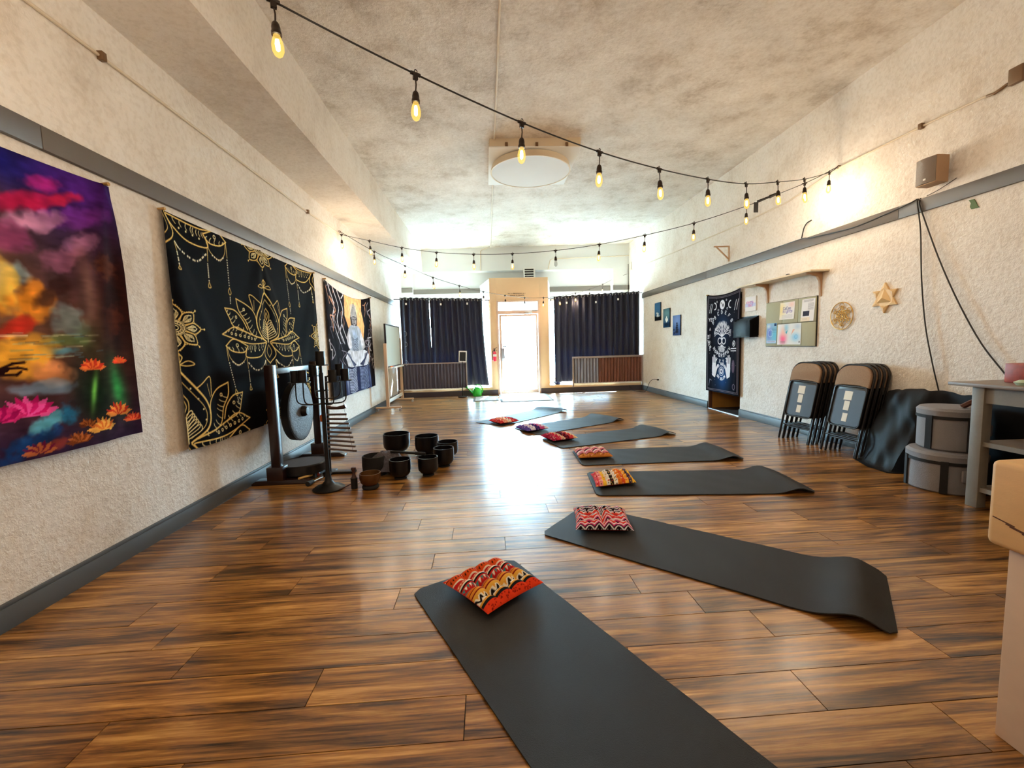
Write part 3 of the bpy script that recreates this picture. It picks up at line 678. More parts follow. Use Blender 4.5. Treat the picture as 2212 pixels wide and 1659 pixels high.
bloom(1.47, 0.07, 0.09, (220, 110, 40), (250, 180, 80)); bloom(1.6, 0.14, 0.09, (206, 44, 26), (250, 150, 60)); bloom(1.32, 0.03, 0.07, (200, 110, 50), (130, 60, 24)); bloom(1.7, 0.09, 0.06, (190, 36, 30), (240, 110, 60)); bloom(1.12, 0.02, 0.07, (110, 20, 60), (200, 110, 60)); bloom(1.38, 0.11, 0.05, (150, 80, 30), (90, 40, 20))
SK = (34, 10, 10)   # seated silhouette, its hand just inside the picture
p.poly(curve([(0.55, 0.25), (0.6, 0.75), (0.66, 0.95), (0.72, 1.02), (0.78, 0.95), (0.84, 0.74), (0.93, 0.5), (0.97, 0.36), (0.92, 0.28), (0.98, 0.22), (0.9, 0.2)], 5), SK)
p.poly(curve([(0.9, 0.38), (1.0, 0.44), (1.06, 0.455), (1.04, 0.43), (1.0, 0.4), (0.99, 0.3), (0.93, 0.27)], 4), SK)
for q in ([(1.0, 0.44), (1.07, 0.47), (1.12, 0.475)], [(1.02, 0.445), (1.09, 0.45), (1.125, 0.44)], [(1.0, 0.42), (1.08, 0.415), (1.1, 0.43)]): p.stroke(q, 0.012, SK)
p.stroke([(0.86, 0.60), (1.15, 0.605)], 0.004, (255, 230, 190))
for k in range(40): yy = rr.uniform(0.48, 0.62); xx = rr.uniform(1.05, 1.5); p.stroke([(xx, yy), (xx + rr.uniform(0.03, 0.1), yy + 0.003)], 0.004, rr.choice(((60, 40, 40), (200, 190, 150), (90, 130, 140))), 0.5)
p.noise(0.05, 0.16, 1); p.noise(0.2, 0.12, 2); p.noise(0.015, 0.08, 3, 3, 1)
t1 = sheet('tapestry', p, hang(2.835 - W1, 0.765, W1, H1, 0.024, 0.03, (0.0, 0.97), tilt=0.03), M['print'])
tag(t1, 'brightly coloured sunset tapestry with purple sky and lotus blooms, nearest on left wall', 'tapestry')

# ---------------------------------------------------------------- tapestry with a seated stone figure
W3, H3 = 2.38, 1.74
p = Paint(W3, H3, 0.008, (22, 18, 26)); rr = random.Random(4)
WH, BL, OR = (226, 224, 232), (96, 122, 160), (244, 178, 120)
sx = W3
p.poly([(0.36 * sx, 1.74), (0.34 * sx, 1.35), (0.42 * sx, 1.1), (0.38 * sx, 0.8), (0.72 * sx, 0.8), (0.80 * sx, 1.2), (0.74 * sx, 1.5), (0.76 * sx, 1.74)], OR)
p.blob(0.56 * sx, 1.45, 0.3, 0.2, (255, 224, 176), 0.8); p.poly([(0.0, 1.74), (0.3 * sx, 1.74), (0.28 * sx, 1.3), (0.36 * sx, 1.0), (0.3 * sx, 0.6), (0, 0.4)], (20, 16, 22)); p.poly([(0.77 * sx, 1.74), (sx, 1.74), (sx, 0.3), (0.8 * sx, 0.5), (0.82 * sx, 1.0), (0.86 * sx, 1.3)], (18, 14, 20))
for k in range(46):      # scrolling light branches on both sides
    left = k % 2; x = rr.uniform(0.02, 0.3) * sx if left else rr.uniform(0.8, 0.98) * sx; y = rr.uniform(0.25, 1.65)
    p.stroke(curve([(x, y), (x + rr.uniform(-0.12, 0.14), y + rr.uniform(0.02, 0.16)), (x + rr.uniform(-0.15, 0.15), y + rr.uniform(0.1, 0.24)), (x + rr.uniform(-0.12, 0.12), y + rr.uniform(0.1, 0.3))], 5), rr.uniform(0.008, 0.024), rr.choice((WH, (150, 140, 150), (90, 84, 100), (196, 140, 110))))
for a in (0.06, 0.14, 0.22): p.stroke(curve([(a * sx, 1.74), ((a + 0.09) * sx, 1.45), ((a + 0.05) * sx, 1.2), ((a + 0.16) * sx, 0.85)], 6), 0.022, WH)
p.poly(curve([(0.4 * sx, 1.12), (0.47 * sx, 1.2), (0.62 * sx, 1.2), (0.7 * sx, 1.08), (0.74 * sx, 0.85), (0.68 * sx, 0.72), (0.42 * sx, 0.72), (0.38 * sx, 0.9)], 5), (176, 186, 204))       # torso
p.poly(curve([(0.47 * sx, 1.2), (0.46 * sx, 1.35), (0.5 * sx, 1.5), (0.55 * sx, 1.64), (0.6 * sx, 1.5), (0.62 * sx, 1.35), (0.6 * sx, 1.2)], 5), (60, 56, 62))     # head
for k in range(12): p.stroke(curve([(0.47 * sx, 1.36 + 0.02 * k), (0.54 * sx, 1.39 + 0.02 * k), (0.61 * sx, 1.37 + 0.02 * k)], 4), 0.012, (200, 200, 206))
p.poly([(0.49 * sx, 1.36), (0.5 * sx, 1.24), (0.545 * sx, 1.2), (0.59 * sx, 1.24), (0.6 * sx, 1.36)], (150, 146, 152))
for q in ([(0.505 * sx, 1.32), (0.54 * sx, 1.315)], [(0.56 * sx, 1.315), (0.59 * sx, 1.32)], [(0.545 * sx, 1.31), (0.54 * sx, 1.27)], [(0.525 * sx, 1.245), (0.565 * sx, 1.245)]): p.stroke(q, 0.012, (34, 30, 36))
p.blob(0.55 * sx, 1.0, 0.16, 0.14, (150, 176, 210), 0.7)
for k in range(9): p.stroke(curve([(0.46 * sx, 0.98 - 0.03 * k), (0.53 * sx, 0.93 - 0.03 * k), (0.6 * sx, 0.97 - 0.03 * k)], 4), 0.012, (70, 80, 104))
p.poly(curve([(0.4 * sx, 1.1), (0.35 * sx, 0.95), (0.38 * sx, 0.78), (0.45 * sx, 0.8), (0.44 * sx, 1.0)], 4), WH, 0.85); p.poly(curve([(0.68 * sx, 1.08), (0.75 * sx, 0.95), (0.78 * sx, 0.8), (0.7 * sx, 0.76), (0.66 * sx, 0.95)], 4), WH, 0.8)
p.poly(curve([(0.3 * sx, 0.62), (0.38 * sx, 0.74), (0.55 * sx, 0.72), (0.74 * sx, 0.74), (0.86 * sx, 0.62), (0.8 * sx, 0.46), (0.56 * sx, 0.42), (0.34 * sx, 0.46)], 5), (216, 218, 228))     # crossed legs
for k in range(8):
    p.stroke(curve([(0.32 * sx + 0.03 * k, 0.7 - 0.005 * k), (0.4 * sx + 0.02 * k, 0.6 - 0.02 * k), (0.52 * sx, 0.48)], 4), 0.012, (60, 70, 100)); p.stroke(curve([(0.84 * sx - 0.03 * k, 0.7 - 0.005 * k), (0.76 * sx - 0.02 * k, 0.6 - 0.02 * k), (0.62 * sx, 0.48)], 4), 0.012, (44, 48, 76))
p.poly([(0.26 * sx, 0.44), (0.84 * sx, 0.44), (0.88 * sx, 0.0), (0.22 * sx, 0.0)], (38, 44, 78))
for k in range(16):
    y = 0.03 + 0.026 * k; p.stroke(curve([(0.34 * sx, y), (0.42 * sx, y - 0.02), (0.52 * sx, y + 0.01)], 3), 0.011, (200, 208, 226)); p.stroke(curve([(0.6 * sx, y), (0.68 * sx, y - 0.02), (0.8 * sx, y + 0.012)], 3), 0.01, (150, 164, 196))
p.blob(0.3 * sx, 0.2, 0.06, 0.2, (200, 210, 230), 0.6); p.blob(0.84 * sx, 0.2, 0.05, 0.2, (140, 160, 200), 0.5); p.noise(0.05, 0.14, 5)
t3 = sheet('tapestry', p, hang(6.27, 0.535, W3, H3, 0.02, 0.13, (0.0, 1.0), tilt=0.02), M['print'])
tag(t3, 'dark tapestry with a pale seated stone figure against an orange glow, farthest on left wall', 'tapestry')

# ---------------------------------------------------------------- doorway hanging with tree, letters and hands
WD, HD = 1.04, 1.74
p = Paint(WD, HD, 0.0055, (16, 14, 22)); IV, NV = (226, 224, 230), (28, 52, 92)
p.blob(0.52, 1.15, 0.22, 0.28, NV, 0.75); p.blob(0.5, 0.32, 0.22, 0.3, (30, 74, 126), 0.95)
for a in (0.03, 0.05): p.stroke([(a, a), (WD - a, a), (WD - a, HD - a), (a, HD - a), (a, a)], 0.008, (120, 112, 120))
FX = lambda x: WD - x       # seen from the room the sheet's +u runs to the left
def ST(P, wd, col=IV): p.stroke([(FX(a), b_) for a, b_ in P], wd, col)
p.dot(FX(0.5), 1.56, 0.075, IV, 1, 0.085); p.dot(FX(0.52), 1.55, 0.03, (120, 116, 126)); p.dot(FX(0.47), 1.59, 0.02, (150, 146, 150))
for x, sg in ((0.25, 1), (0.75, -1)): p.circ(FX(x), 1.54, 0.06, 0.02, IV, 14, -PI / 2 if sg < 0 else PI / 2, PI / 2 if sg < 0 else 1.5 * PI)
for x, y, r in ((0.33, 1.62, 0.015), (0.38, 1.47, 0.018), (0.65, 1.48, 0.018), (0.62, 1.63, 0.014)): p.circ(FX(x), y, r, 0.006, IV, 10)
rr = random.Random(8)
def branch(x, y, a, l, w_, d):
    e = (x + l * math.cos(a), y + l * math.sin(a)); ST([(x, y), (e[0], e[1])], w_)
    if d:
        for da in (-0.42, 0.1, 0.46): branch(e[0], e[1], a + da + rr.uniform(-0.12, 0.12), l * rr.uniform(0.62, 0.8), w_ * 0.62, d - 1)
for a in (0.5, 0.9, 1.35, 1.75, 2.2, 2.64): branch(0.5, 0.99, a, 0.105, 0.018, 3)
ST([(0.5, 0.92), (0.5, 1.02)], 0.03)
for a in (-0.6, -1.0, -1.35, -1.75, -2.1, -2.5): branch(0.5, 0.85, a, 0.06, 0.014, 2)
for cx in (0.44, 0.56): p.circ(FX(cx), 0.915, 0.055, 0.018, IV, 16)
def arc_text(t, cx, cy, r, a0, a1, h, down=False):
    for i, ch in enumerate(t):
        a = a0 + (a1 - a0) * i / max(1, len(t) - 1); x, y = cx + r * math.cos(a), cy + r * math.sin(a)
        letter(p, ch, FX(x), y, h, 0.011, IV, -(a - PI / 2 if not down else a + PI / 2), mir=True)
arc_text('ABCDEFG', 0.5, 1.1, 0.3, PI * 0.86, PI * 0.16, 0.055); arc_text('HIJKLM', 0.36, 0.98, 0.3, PI * 0.98, PI * 1.22, 0.045, True); arc_text('NOPQRSTUV', 0.5, 0.95, 0.32, PI * 1.2, PI * 1.8, 0.055, True); arc_text('WXYZ', 0.5, 0.92, 0.4, PI * 1.36, PI * 1.64, 0.06, True)
for i, ch in enumerate('YES'): letter(p, ch, FX(0.1 + 0.055 * i), 1.27, 0.055, 0.01, IV, 0, True)
for i, ch in enumerate('AIYS'): letter(p, ch, FX(0.13), 1.1 - 0.12 * i, 0.05, 0.009, (190, 186, 196), 0, True)
for x in (0.09, 0.14, 0.86, 0.92): ST([(x, 1.42), (x + 0.02, 1.5), (x + 0.05, 1.58)], 0.012)
def hand(x, s):
    p.poly([(FX(x + s * a), b_) for a, b_ in [(-0.05, 0.3), (-0.06, 0.42), (-0.05, 0.52), (0.05, 0.52), (0.055, 0.44), (0.1, 0.5), (0.12, 0.49), (0.07, 0.36), (0.04, 0.26)]], IV)
    for k, h in enumerate((0.62, 0.66, 0.655, 0.61)): ST([(x + s * (-0.042 + 0.028 * k), 0.5), (x + s * (-0.046 + 0.03 * k), h)], 0.02)
hand(0.28, 1); hand(0.72, -1)
p.circ(FX(0.5), 0.38, 0.075, 0.01, IV); p.dot(FX(0.5), 0.38, 0.05, IV); p.dot(FX(0.5), 0.38, 0.024, NV); p.dot(FX(0.51), 0.39, 0.008, IV)
arc_text('AS ABOVE', 0.5, 0.37, 0.12, PI * 0.8, PI * 0.2, 0.04); arc_text('SO BELOW', 0.5, 0.39, 0.165, PI * 1.22, PI * 1.78, 0.04, True)
for x in (0.3, 0.36, 0.42, 0.58, 0.64, 0.7): ST([(x, 0.74), (0.5 + (x - 0.5) * 0.5, 0.68)], 0.008)
for y in (0.74, 0.78): ST([(0.78, y), (0.95, y)], 0.014)
p.circ(FX(0.87), 0.86, 0.045, 0.01, IV); p.dot(FX(0.87), 0.86, 0.022, IV); p.circ(FX(0.87), 1.06, 0.04, 0.008, (130, 110, 100)); p.dot(FX(0.87), 0.48, 0.04, (96, 80, 96), 0.9, 0.11); p.circ(FX(0.9), 0.14, 0.045, 0.01, (120, 104, 120)); ST([(0.12, 0.1), (0.15, 0.22), (0.2, 0.2)], 0.01, (140, 140, 160))
for k in range(40): p.dot(rr.uniform(0.06, 0.98), rr.uniform(0.06, 1.68), 0.004, (170, 166, 180))
td = sheet('door_hanging', p, hang(6.6, 0.33, WD, HD, 0.018, 0.05, (0.0, 1.0), x=XR, sgn=-1, off=0.03), M['print'])
tag(td, 'black cloth hanging with white tree, letters and hands, covering the doorway', 'door curtain')
# ================================================================= string lights
SA = [(-0.803, 1.883, 2.65), (-0.294, 2.188, 2.562), (0.244, 2.511, 2.502), (0.774, 2.829, 2.482), (1.299, 3.143, 2.499), (1.834, 3.464, 2.545), (2.347, 3.772, 2.619), (2.846, 4.071, 2.743), (3.341, 4.368, 2.878), (3.872, 4.686, 3.069)]
SB = [(-2.225, 7.08, 3.084), (-1.753, 6.908, 2.941), (-1.226, 6.717, 2.784), (-0.685, 6.521, 2.665), (-0.133, 6.321, 2.587), (0.417, 6.122, 2.543), (0.995, 5.912, 2.533), (1.551, 5.711, 2.559), (2.092, 5.515, 2.622), (2.642, 5.316, 2.711), (3.19, 5.117, 2.849), (3.759, 4.911, 3.034)]
SC = [(-1.822, 7.443, 2.896), (-1.385, 7.811, 2.721), (-0.948, 8.179, 2.569), (-0.485, 8.569, 2.461), (-0.016, 8.964, 2.385), (0.452, 9.358, 2.346), (0.91, 9.744, 2.33), (1.4, 10.156, 2.366), (1.842, 10.529, 2.432), (2.335, 10.944, 2.551), (2.807, 11.341, 2.688), (3.265, 11.728, 2.867), (3.703, 12.06, 3.067)]
H1_, H0_, HC_ = (XR - 0.03, 4.801, 3.174), (XL + 0.03, 7.086, 3.13), (XR - 0.06, 11.95, 3.17)
holder_mesh = bulb_mesh = None
def make_lamp():
    h = MB()
    h.cyl((-0.024, 0, 0), (0.024, 0, 0), 0.0085, n=8).obox((0, 0, -0.012), (0.022, 0.014, 0.03))
    h.ring((0.002, 0, 0.014), 0.007, 0.0022, (1, 0, 0), (0, 0, 1), 10, 4)
    h.tube([(0, 0, -0.02), (0.003, 0, -0.05), (0, 0, -0.085)], 0.0036, 6)
    h.lathe([(0, -0.08), (0.008, -0.082), (0.014, -0.09), (0.017, -0.105), (0.017, -0.118), (0.0195, -0.122), (0.0195, -0.135), (0, -0.136)], n=14)
    g = MB().lathe([(0.012, -0.128), (0.0135, -0.14), (0.0195, -0.156), (0.0235, -0.176), (0.0225, -0.196), (0.016, -0.212), (0.008, -0.219), (0, -0.221)], n=14)
    f = MB().lathe([(0, -0.148), (0.007, -0.152), (0.0095, -0.172), (0.008, -0.192), (0, -0.2)], n=8)
    return h, g, f
_h, _g, _f = make_lamp()
lamp_proto = _h.build('lamp_holder', M['socket'], smooth=True, org=(0, 0, 0))
bulb_proto = _g.build('bulb', M['bulb'], smooth=True, org=(0, 0, 0))
fil_proto = _f.build('filament', M['filament'], smooth=True, org=(0, 0, 0))
off_me = bulb_proto.data.copy(); off_me.materials.clear(); off_me.materials.append(M['bulboff'])
for o_ in (lamp_proto, bulb_proto, fil_proto): COL.objects.unlink(o_)
wire_me = None
def string(label, pts, start, end, off=(), extra_tail=None, watts=BULB_W):
    cable = [start] + pts + [end] if start else pts + [end]
    t = thing('string_light', label, 'string lights', pts[len(pts) // 2], group=None)
    L = t['_o']
    MB().tube(catmull(cable, 8), 0.0042, 6).build('cable', M['cord'], t, smooth=True)
    rr = random.Random(len(pts))
    for i, q in enumerate(pts):
        d = Vector(cable[min(i + 2, len(cable) - 1)]) - Vector(cable[i] if start else cable[max(0, i - 1)])
        h = lamp_proto.copy(); COL.objects.link(h); h.parent = t; h.location = (q[0] - L[0], q[1] - L[1], q[2] - L[2]); h.rotation_euler = (rr.uniform(-0.08, 0.08), rr.uniform(-0.08, 0.08), math.atan2(d.y, d.x))
        b = bulb_proto.copy(); COL.objects.link(b); b.parent = h
        if i in off:
            b.data = off_me; tag(b, 'unlit clear bulb'); continue
        fl_ = fil_proto.copy(); COL.objects.link(fl_); fl_.parent = h
        ld = bpy.data.lights.new('bulb_light', 'POINT'); ld.energy = watts; ld.color = (1.0, 0.77, 0.53); ld.shadow_soft_size = 0.012
        lo = bpy.data.objects.new('bulb_light', ld); COL.objects.link(lo); lo.parent = h; lo.location = (0, 0, -0.235)
    return t
SA2 = [(-1.75, 1.315, 2.93), (-1.29, 1.59, 2.765)] + SA
sA = string('nearest black string of warm bulbs, sagging from upper left to right wall hook', SA2, (XL + 0.02, 1.0, 3.2), H1_)
sB = string('middle black string of warm bulbs, between left wall hook and right wall hook', SB, H0_, H1_, off=(6,))
sC = string('farthest black string of warm bulbs, running from left wall hook to shop front corner', SC, H0_, HC_, off=(6,))
# an added string, unseen behind the camera, puts bulb light on the near walls
string('added black string of warm bulbs, unseen behind the viewer, lighting the near walls', [(XL + 0.3 + 0.58 * k, 0.6 - 0.30 * k, 3.15 - 0.55 * math.sin(PI * (k + 0.5) / 11)) for k in range(11)], (XL + 0.02, 0.75, 3.25), (XR - 0.03, -2.4, 3.2))
# plug tag on the middle string, hooks
tg = thing('plug_connector', 'black plug joint with a hanging tag on the middle light string', 'plug', (3.34, 5.06, 2.83))
MB().cyl((3.30, 5.075, 2.885), (3.42, 5.03, 2.925), 0.016, 0.012, 10).cyl((3.42, 5.03, 2.925), (3.5, 5.0, 2.955), 0.02, 0.014, 10).build('plug', M['cord'], tg, smooth=True)
MB().obox((3.285, 5.075, 2.82), (0.055, 0.004, 0.12)).build('tag', M['blackplastic'], tg)
for nm, q, sg, lab in (('right', H1_, 1, 'small dark wall hook holding two light strings on right wall'), ('left', H0_, -1, 'small dark wall hook holding light strings on left wall')):
    x = XR if sg > 0 else XL
    tag(MB().cyl((x, q[1], q[2] + 0.01), (x - sg * 0.03, q[1], q[2] + 0.01), 0.006).tube([(x - sg * 0.03, q[1], q[2] + 0.01), (x - sg * 0.045, q[1], q[2] - 0.005), (x - sg * 0.035, q[1], q[2] - 0.018), (x - sg * 0.02, q[1], q[2] - 0.012)], 0.004).build('wall_hook', M['brasshook'], smooth=True), lab, 'hook')

# ================================================================= yoga mats
def mat_obj(cx, cy, dx, dy, length, width, curl, label, cc=0.0):
    """foam mat: rounded corners, far end lifting from having been rolled"""
    l = math.hypot(dx, dy); dx, dy = dx / l, dy / l; px_, py_ = -dy, dx
    nu, nv = 60, 16; V = []; F = []; th = 0.006; R = 0.045
    def P(i, j, top):
        u = i / nu; v = j / nv * 2 - 1; a = u * length
        e = min(a, length - a)
        wv = width / 2
        if e < R: wv -= R - math.sqrt(max(0, R * R - (R - e) ** 2))
        b = v * wv; d = length - a          # distance from the far end, which humps up and tips back to the floor
        hump = math.exp(-((d - 0.13) / (0.11 if d > 0.13 else 0.085)) ** 2) * (0.9 + 0.1 * math.cos(3 * v + cc))
        z = curl * hump + 0.002 + 0.002 * math.sin(a * 9 + v * 3) ** 2
        a2 = a
        return (cx + dx * a2 + px_ * b, cy + dy * a2 + py_ * b, z + (th if top else 0.0))
    m = MB()
    for top in (0, 1):
        for i in range(nu + 1):
            for j in range(nv + 1): m.V.append(P(i, j, top))
    S = (nu + 1) * (nv + 1); I = lambda i, j, t=0: t * S + i * (nv + 1) + j
    for i in range(nu):
        for j in range(nv): m.F.append((I(i, j), I(i, j + 1), I(i + 1, j + 1), I(i + 1, j))); m.F.append((I(i, j, 1), I(i + 1, j, 1), I(i + 1, j + 1, 1), I(i, j + 1, 1)))
        for j, f in ((0, 0), (nv, 1)): m.F.append((I(i, j), I(i + 1, j), I(i + 1, j, 1), I(i, j, 1)))
    for j in range(nv):
        for i in (0, nu): m.F.append((I(i, j), I(i, j, 1), I(i, j + 1, 1), I(i, j + 1)))
    return tag(m.build('yoga_mat', M['mat'], smooth=True), label, 'yoga mat', 'dark yoga mats fanned out on the floor')
mat_obj(-0.157, 2.255, 0.47, -0.885, 1.82, 0.60, 0.0, 'dark grey yoga mat nearest the viewer, running off the bottom of the picture')
mat_obj(0.52, 2.93, 1.32, -1.14, 1.76, 0.61, 0.055, 'dark grey yoga mat with curled end, second nearest, below the red zigzag cushion', 1.0)
mat_obj(0.90, 3.67, 1.72, -0.185, 1.76, 0.65, 0.05, 'dark grey yoga mat under the orange and yellow cushion, third from the viewer')
mat_obj(0.955, 4.535, 1.675, -0.05, 1.71, 0.62, 0.05, 'dark grey yoga mat under the brown and pink cushion, fourth from the viewer')
mat_obj(0.78, 5.265, 1.64, 0.50, 1.74, 0.60, 0.055, 'grey yoga mat under the crimson cushion, fifth from the viewer')
mat_obj(0.525, 6.09, 1.49, 0.82, 1.73, 0.64, 0.06, 'grey yoga mat under the purple cushion, sixth from the viewer')
mat_obj(-0.005, 6.775, 1.27, 1.29, 1.84, 0.62, 0.06, 'grey yoga mat nearest the glass door, with a small red cushion')

# ---------------------------------------------------------------- tufted cushions
def pat_c1(p):
    st = [(0.0, 0.07, (206, 60, 34)), (0.07, 0.085, (24, 20, 18)), (0.085, 0.22, (214, 84, 36)), (0.22, 0.24, (236, 224, 200)), (0.24, 0.3, (190, 34, 40)), (0.3, 0.36, (206, 70, 40)), (0.36, 0.385, (232, 224, 206)), (0.385, 0.41, (30, 26, 24)), (0.41, 0.5, (190, 36, 36)), (0.5, 0.52, (60, 130, 130)), (0.52, 0.57, (216, 110, 36)), (0.57, 0.585, (96, 20, 20)), (0.585, 0.63, (220, 140, 50)), (0.63, 0.65, (130, 20, 26)),
          (0.65, 0.7, (226, 170, 70)), (0.7, 0.82, (240, 232, 214)), (0.82, 0.85, (226, 160, 60)), (0.85, 0.9, (30, 34, 36)), (0.9, 1.01, (222, 62, 30))]
    for a, b_, c in st: p.poly([(0, a), (1, a), (1, b_), (0, b_)], c)
    for k in range(24): x = k / 24; p.poly([(x, 0.12), (x + 0.03, 0.16), (x + 0.015, 0.19)], (40, 20, 16)); p.poly([(x, 0.32), (x + 0.02, 0.345), (x + 0.035, 0.32)], (240, 200, 170)); p.poly([(x, 0.43), (x + 0.02, 0.48), (x + 0.04, 0.43)], (60, 140, 140) if k % 2 else (238, 230, 214))
    for k in range(10): x = k / 10; p.stroke([(x, 0.72), (x + 0.05, 0.8), (x + 0.1, 0.72)], 0.025, (24, 20, 22)); p.poly([(x + 0.03, 0.7), (x + 0.05, 0.74), (x + 0.07, 0.7)], (226, 160, 60))
    for k in range(60): p.dot(random.random(), random.uniform(0.91, 0.99), 0.008, (120, 20, 14)); p.dot(random.random(), random.uniform(0.01, 0.06), 0.008, (250, 190, 160))
def pat_zig(cols, n, rows, wd):
    def f(p):
        for r_ in range(-1, rows + 1):
            for q, c in enumerate(cols):
                y = (r_ + q / len(cols)) / rows
                P = [(k / (2 * n), y + (0.075 if k % 2 else 0)) for k in range(2 * n + 1)]; p.stroke(P, wd / rows / len(cols) * 1.15, c)
        for r_ in range(rows):
            for k in range(n): p.poly([((k + 0.25) / n, (r_ + 0.1) / rows), ((k + 0.5) / n, (r_ + 0.32) / rows), ((k + 0.75) / n, (r_ + 0.1) / rows), ((k + 0.5) / n, (r_ - 0.1) / rows)], (24, 20, 26))
    return f
def pat_str(cols, dots, vert=True):
    def f(p):
        n = len(cols)
        for k, c in enumerate(cols):
            q = [(k / n, 0), ((k + 1) / n, 0), ((k + 1) / n, 1), (k / n, 1)]; p.poly(q if vert else [(b_, a) for a, b_ in q], c)
        for k in range(120): p.dot(random.random(), random.random(), random.uniform(0.008, 0.02), random.choice(dots), 0.85)
        for k in range(n):
            for t in range(14):
                x, y = (k + 0.5) / n, (t + 0.5 * (k % 2)) / 14; p.dot(*( (x, y) if vert else (y, x)), 0.012, random.choice(dots))
    return f
def cushion(cx, cy, ang, s, pat, label, res, edge, sh=0.0, h=0.055):
    p = Paint(1.0, 1.0, 1.0 / res, (200, 60, 50)); random.seed(int(cx * 100)); pat(p)
    t = thing('cushion', label, 'cushion', (cx, cy, 0.009), group='tufted square cushions on the mats')
    c, n = math.cos(ang), math.sin(ang)
    def shape(U, V, top):
        a, b_ = U * 2 - 1, V * 2 - 1
        # corners pulled out a little, sides slightly hollow
        ex = 1 - 0.05 * (1 - b_ ** 2) * np.abs(a) ** 2; ey = 1 - 0.05 * (1 - a ** 2) * np.abs(b_) ** 2
        X = a * ex * s / 2; Y = b_ * ey * s / 2 + sh * X
        prof = np.clip((1 - np.abs(a) ** 3.2), 0, 1) ** 0.5 * np.clip((1 - np.abs(b_) ** 3.2), 0, 1) ** 0.5
        tuft = np.zeros_like(a)
        for i in range(3):
            for j in range(3): tuft += np.exp(-(((a - (i - 1) * 0.5) / 0.13) ** 2 + ((b_ - (j - 1) * 0.5) / 0.13) ** 2))
        grid = (np.cos(a * PI * 4) * 0.5 + 0.5) * 0 
        quilt = np.abs(np.sin(a * PI * 2)) ** 0.6 * np.abs(np.sin(b_ * PI * 2)) ** 0.6
        Z = 0.03 + prof * (h * (0.5 + 0.5 * quilt)) - 0.034 * tuft * prof if top else 0.03 - 0.028 * prof
        return cx + X * c - Y * n, cy + X * n + Y * c, 0.009 + np.maximum(Z, 0.001)
    sheet('top_cover', p, lambda U, V: shape(U, V, True), M['print'], t)
    pb = Paint(1.0, 1.0, 1.0 / 16, edge); sheet('bottom_cover', pb, lambda U, V: shape(U, V, False), M['print'], t)
    return t
cushion(-0.005, 2.095, math.atan2(0.225, 0.277) + PI, 0.37, pat_c1, 'red and orange striped cushion with black zigzags on the nearest mat', 150, (190, 60, 36))
cushion(0.76, 2.815, math.atan2(-0.06, 0.38), 0.375, pat_zig([(240, 232, 236), (30, 24, 34), (214, 60, 120), (240, 236, 236), (206, 40, 50), (226, 84, 60), (240, 232, 236), (30, 24, 34)], 6, 5, 1.0), 'red, white and black zigzag cushion on the second nearest mat', 110, (180, 50, 50))
cushion(1.10, 3.68, -0.12, 0.365, pat_str([(214, 60, 70), (236, 150, 150), (240, 190, 60), (238, 232, 220), (40, 30, 30), (238, 232, 220), (226, 130, 40), (214, 84, 40), (236, 170, 60), (60, 50, 80), (240, 180, 50)], [(40, 26, 20), (240, 200, 90), (236, 232, 224), (200, 60, 40)]), 'orange and yellow patterned cushion on the third mat', 90, (190, 70, 60), 0.3)
cushion(1.14, 4.585, -0.02, 0.375, pat_str([(190, 120, 50), (120, 50, 40), (214, 130, 150), (236, 220, 220), (60, 30, 40), (220, 130, 150), (190, 110, 80), (236, 210, 190), (180, 80, 50)], [(60, 30, 20), (236, 200, 160), (200, 90, 110)], False), 'brown and pink striped cushion on the fourth mat', 80, (170, 100, 60))
cushion(0.92, 5.485, 0.35, 0.37, pat_str([(150, 26, 60), (190, 40, 70), (220, 180, 150), (90, 20, 40), (196, 60, 70), (226, 190, 140)], [(40, 20, 40), (230, 210, 190), (190, 70, 60)]), 'crimson and cream cushion on the fifth mat', 70, (120, 20, 50))
cushion(0.64, 6.18, 0.42, 0.38, pat_str([(84, 70, 150), (226, 220, 236), (60, 40, 110), (190, 80, 140), (230, 226, 240)], [(40, 30, 80), (236, 232, 240), (170, 60, 130)]), 'purple and white cushion on the sixth mat', 60, (80, 50, 130))
cushion(0.25, 6.86, 0.55, 0.37, pat_str([(190, 50, 50), (230, 150, 120), (236, 220, 200), (200, 60, 60), (160, 40, 60)], [(90, 30, 40), (240, 220, 200)]), 'small red and cream cushion on the mat nearest the door', 60, (170, 50, 60))

# ================================================================= gong and stand
M['gongwood'] = mat('dark_mahogany', rgb(36, 15, 14), 0.3, var=0.2, vscale=12, coat=0.3)
M['gong'] = mat('hammered_gong', rgb(92, 94, 99), 0.55, metal=0.2, var=0.85, vscale=45, bump=0.6, bscale=80)
M['gongrim'] = mat('gong_rim', rgb(36, 34, 36), 0.4, metal=0.5)
gs = thing('gong_stand', 'dark wooden gong stand with two posts beside the left wall', 'gong stand', (-2.02, 4.6, 0))
for y in (4.10, 5.12):
    MB().box(-2.065, -1.985, y - 0.03, y + 0.05, 0.04, 1.135).build('post', M['gongwood'], gs, bevel=0.006)
    MB().prism([(-2.25, 0), (-1.72, 0), (-1.72, 0.018), (-1.78, 0.045), (-2.21, 0.045), (-2.25, 0.018)], y - 0.05, y + 0.05, lambda u, v, w: (u, w, v)).build('foot', M['gongwood'], gs, bevel=0.004)
    MB().box(-2.10, -1.95, y - 0.06, y + 0.06, 0.04, 0.17).build('post_block', M['gongwood'], gs, bevel=0.006)
MB().box(-2.05, -2.0, 4.13, 5.09, 1.045, 1.10).build('crossbar', M['gongwood'], gs, bevel=0.005)
gg = thing('gong', 'round grey hammered gong with a dark centre boss hanging in the stand', 'gong', (-2.02, 4.62, 0.3))
mx_ = Matrix(((0, 0, 1), (1, 0, 0), (0, 1, 0)))
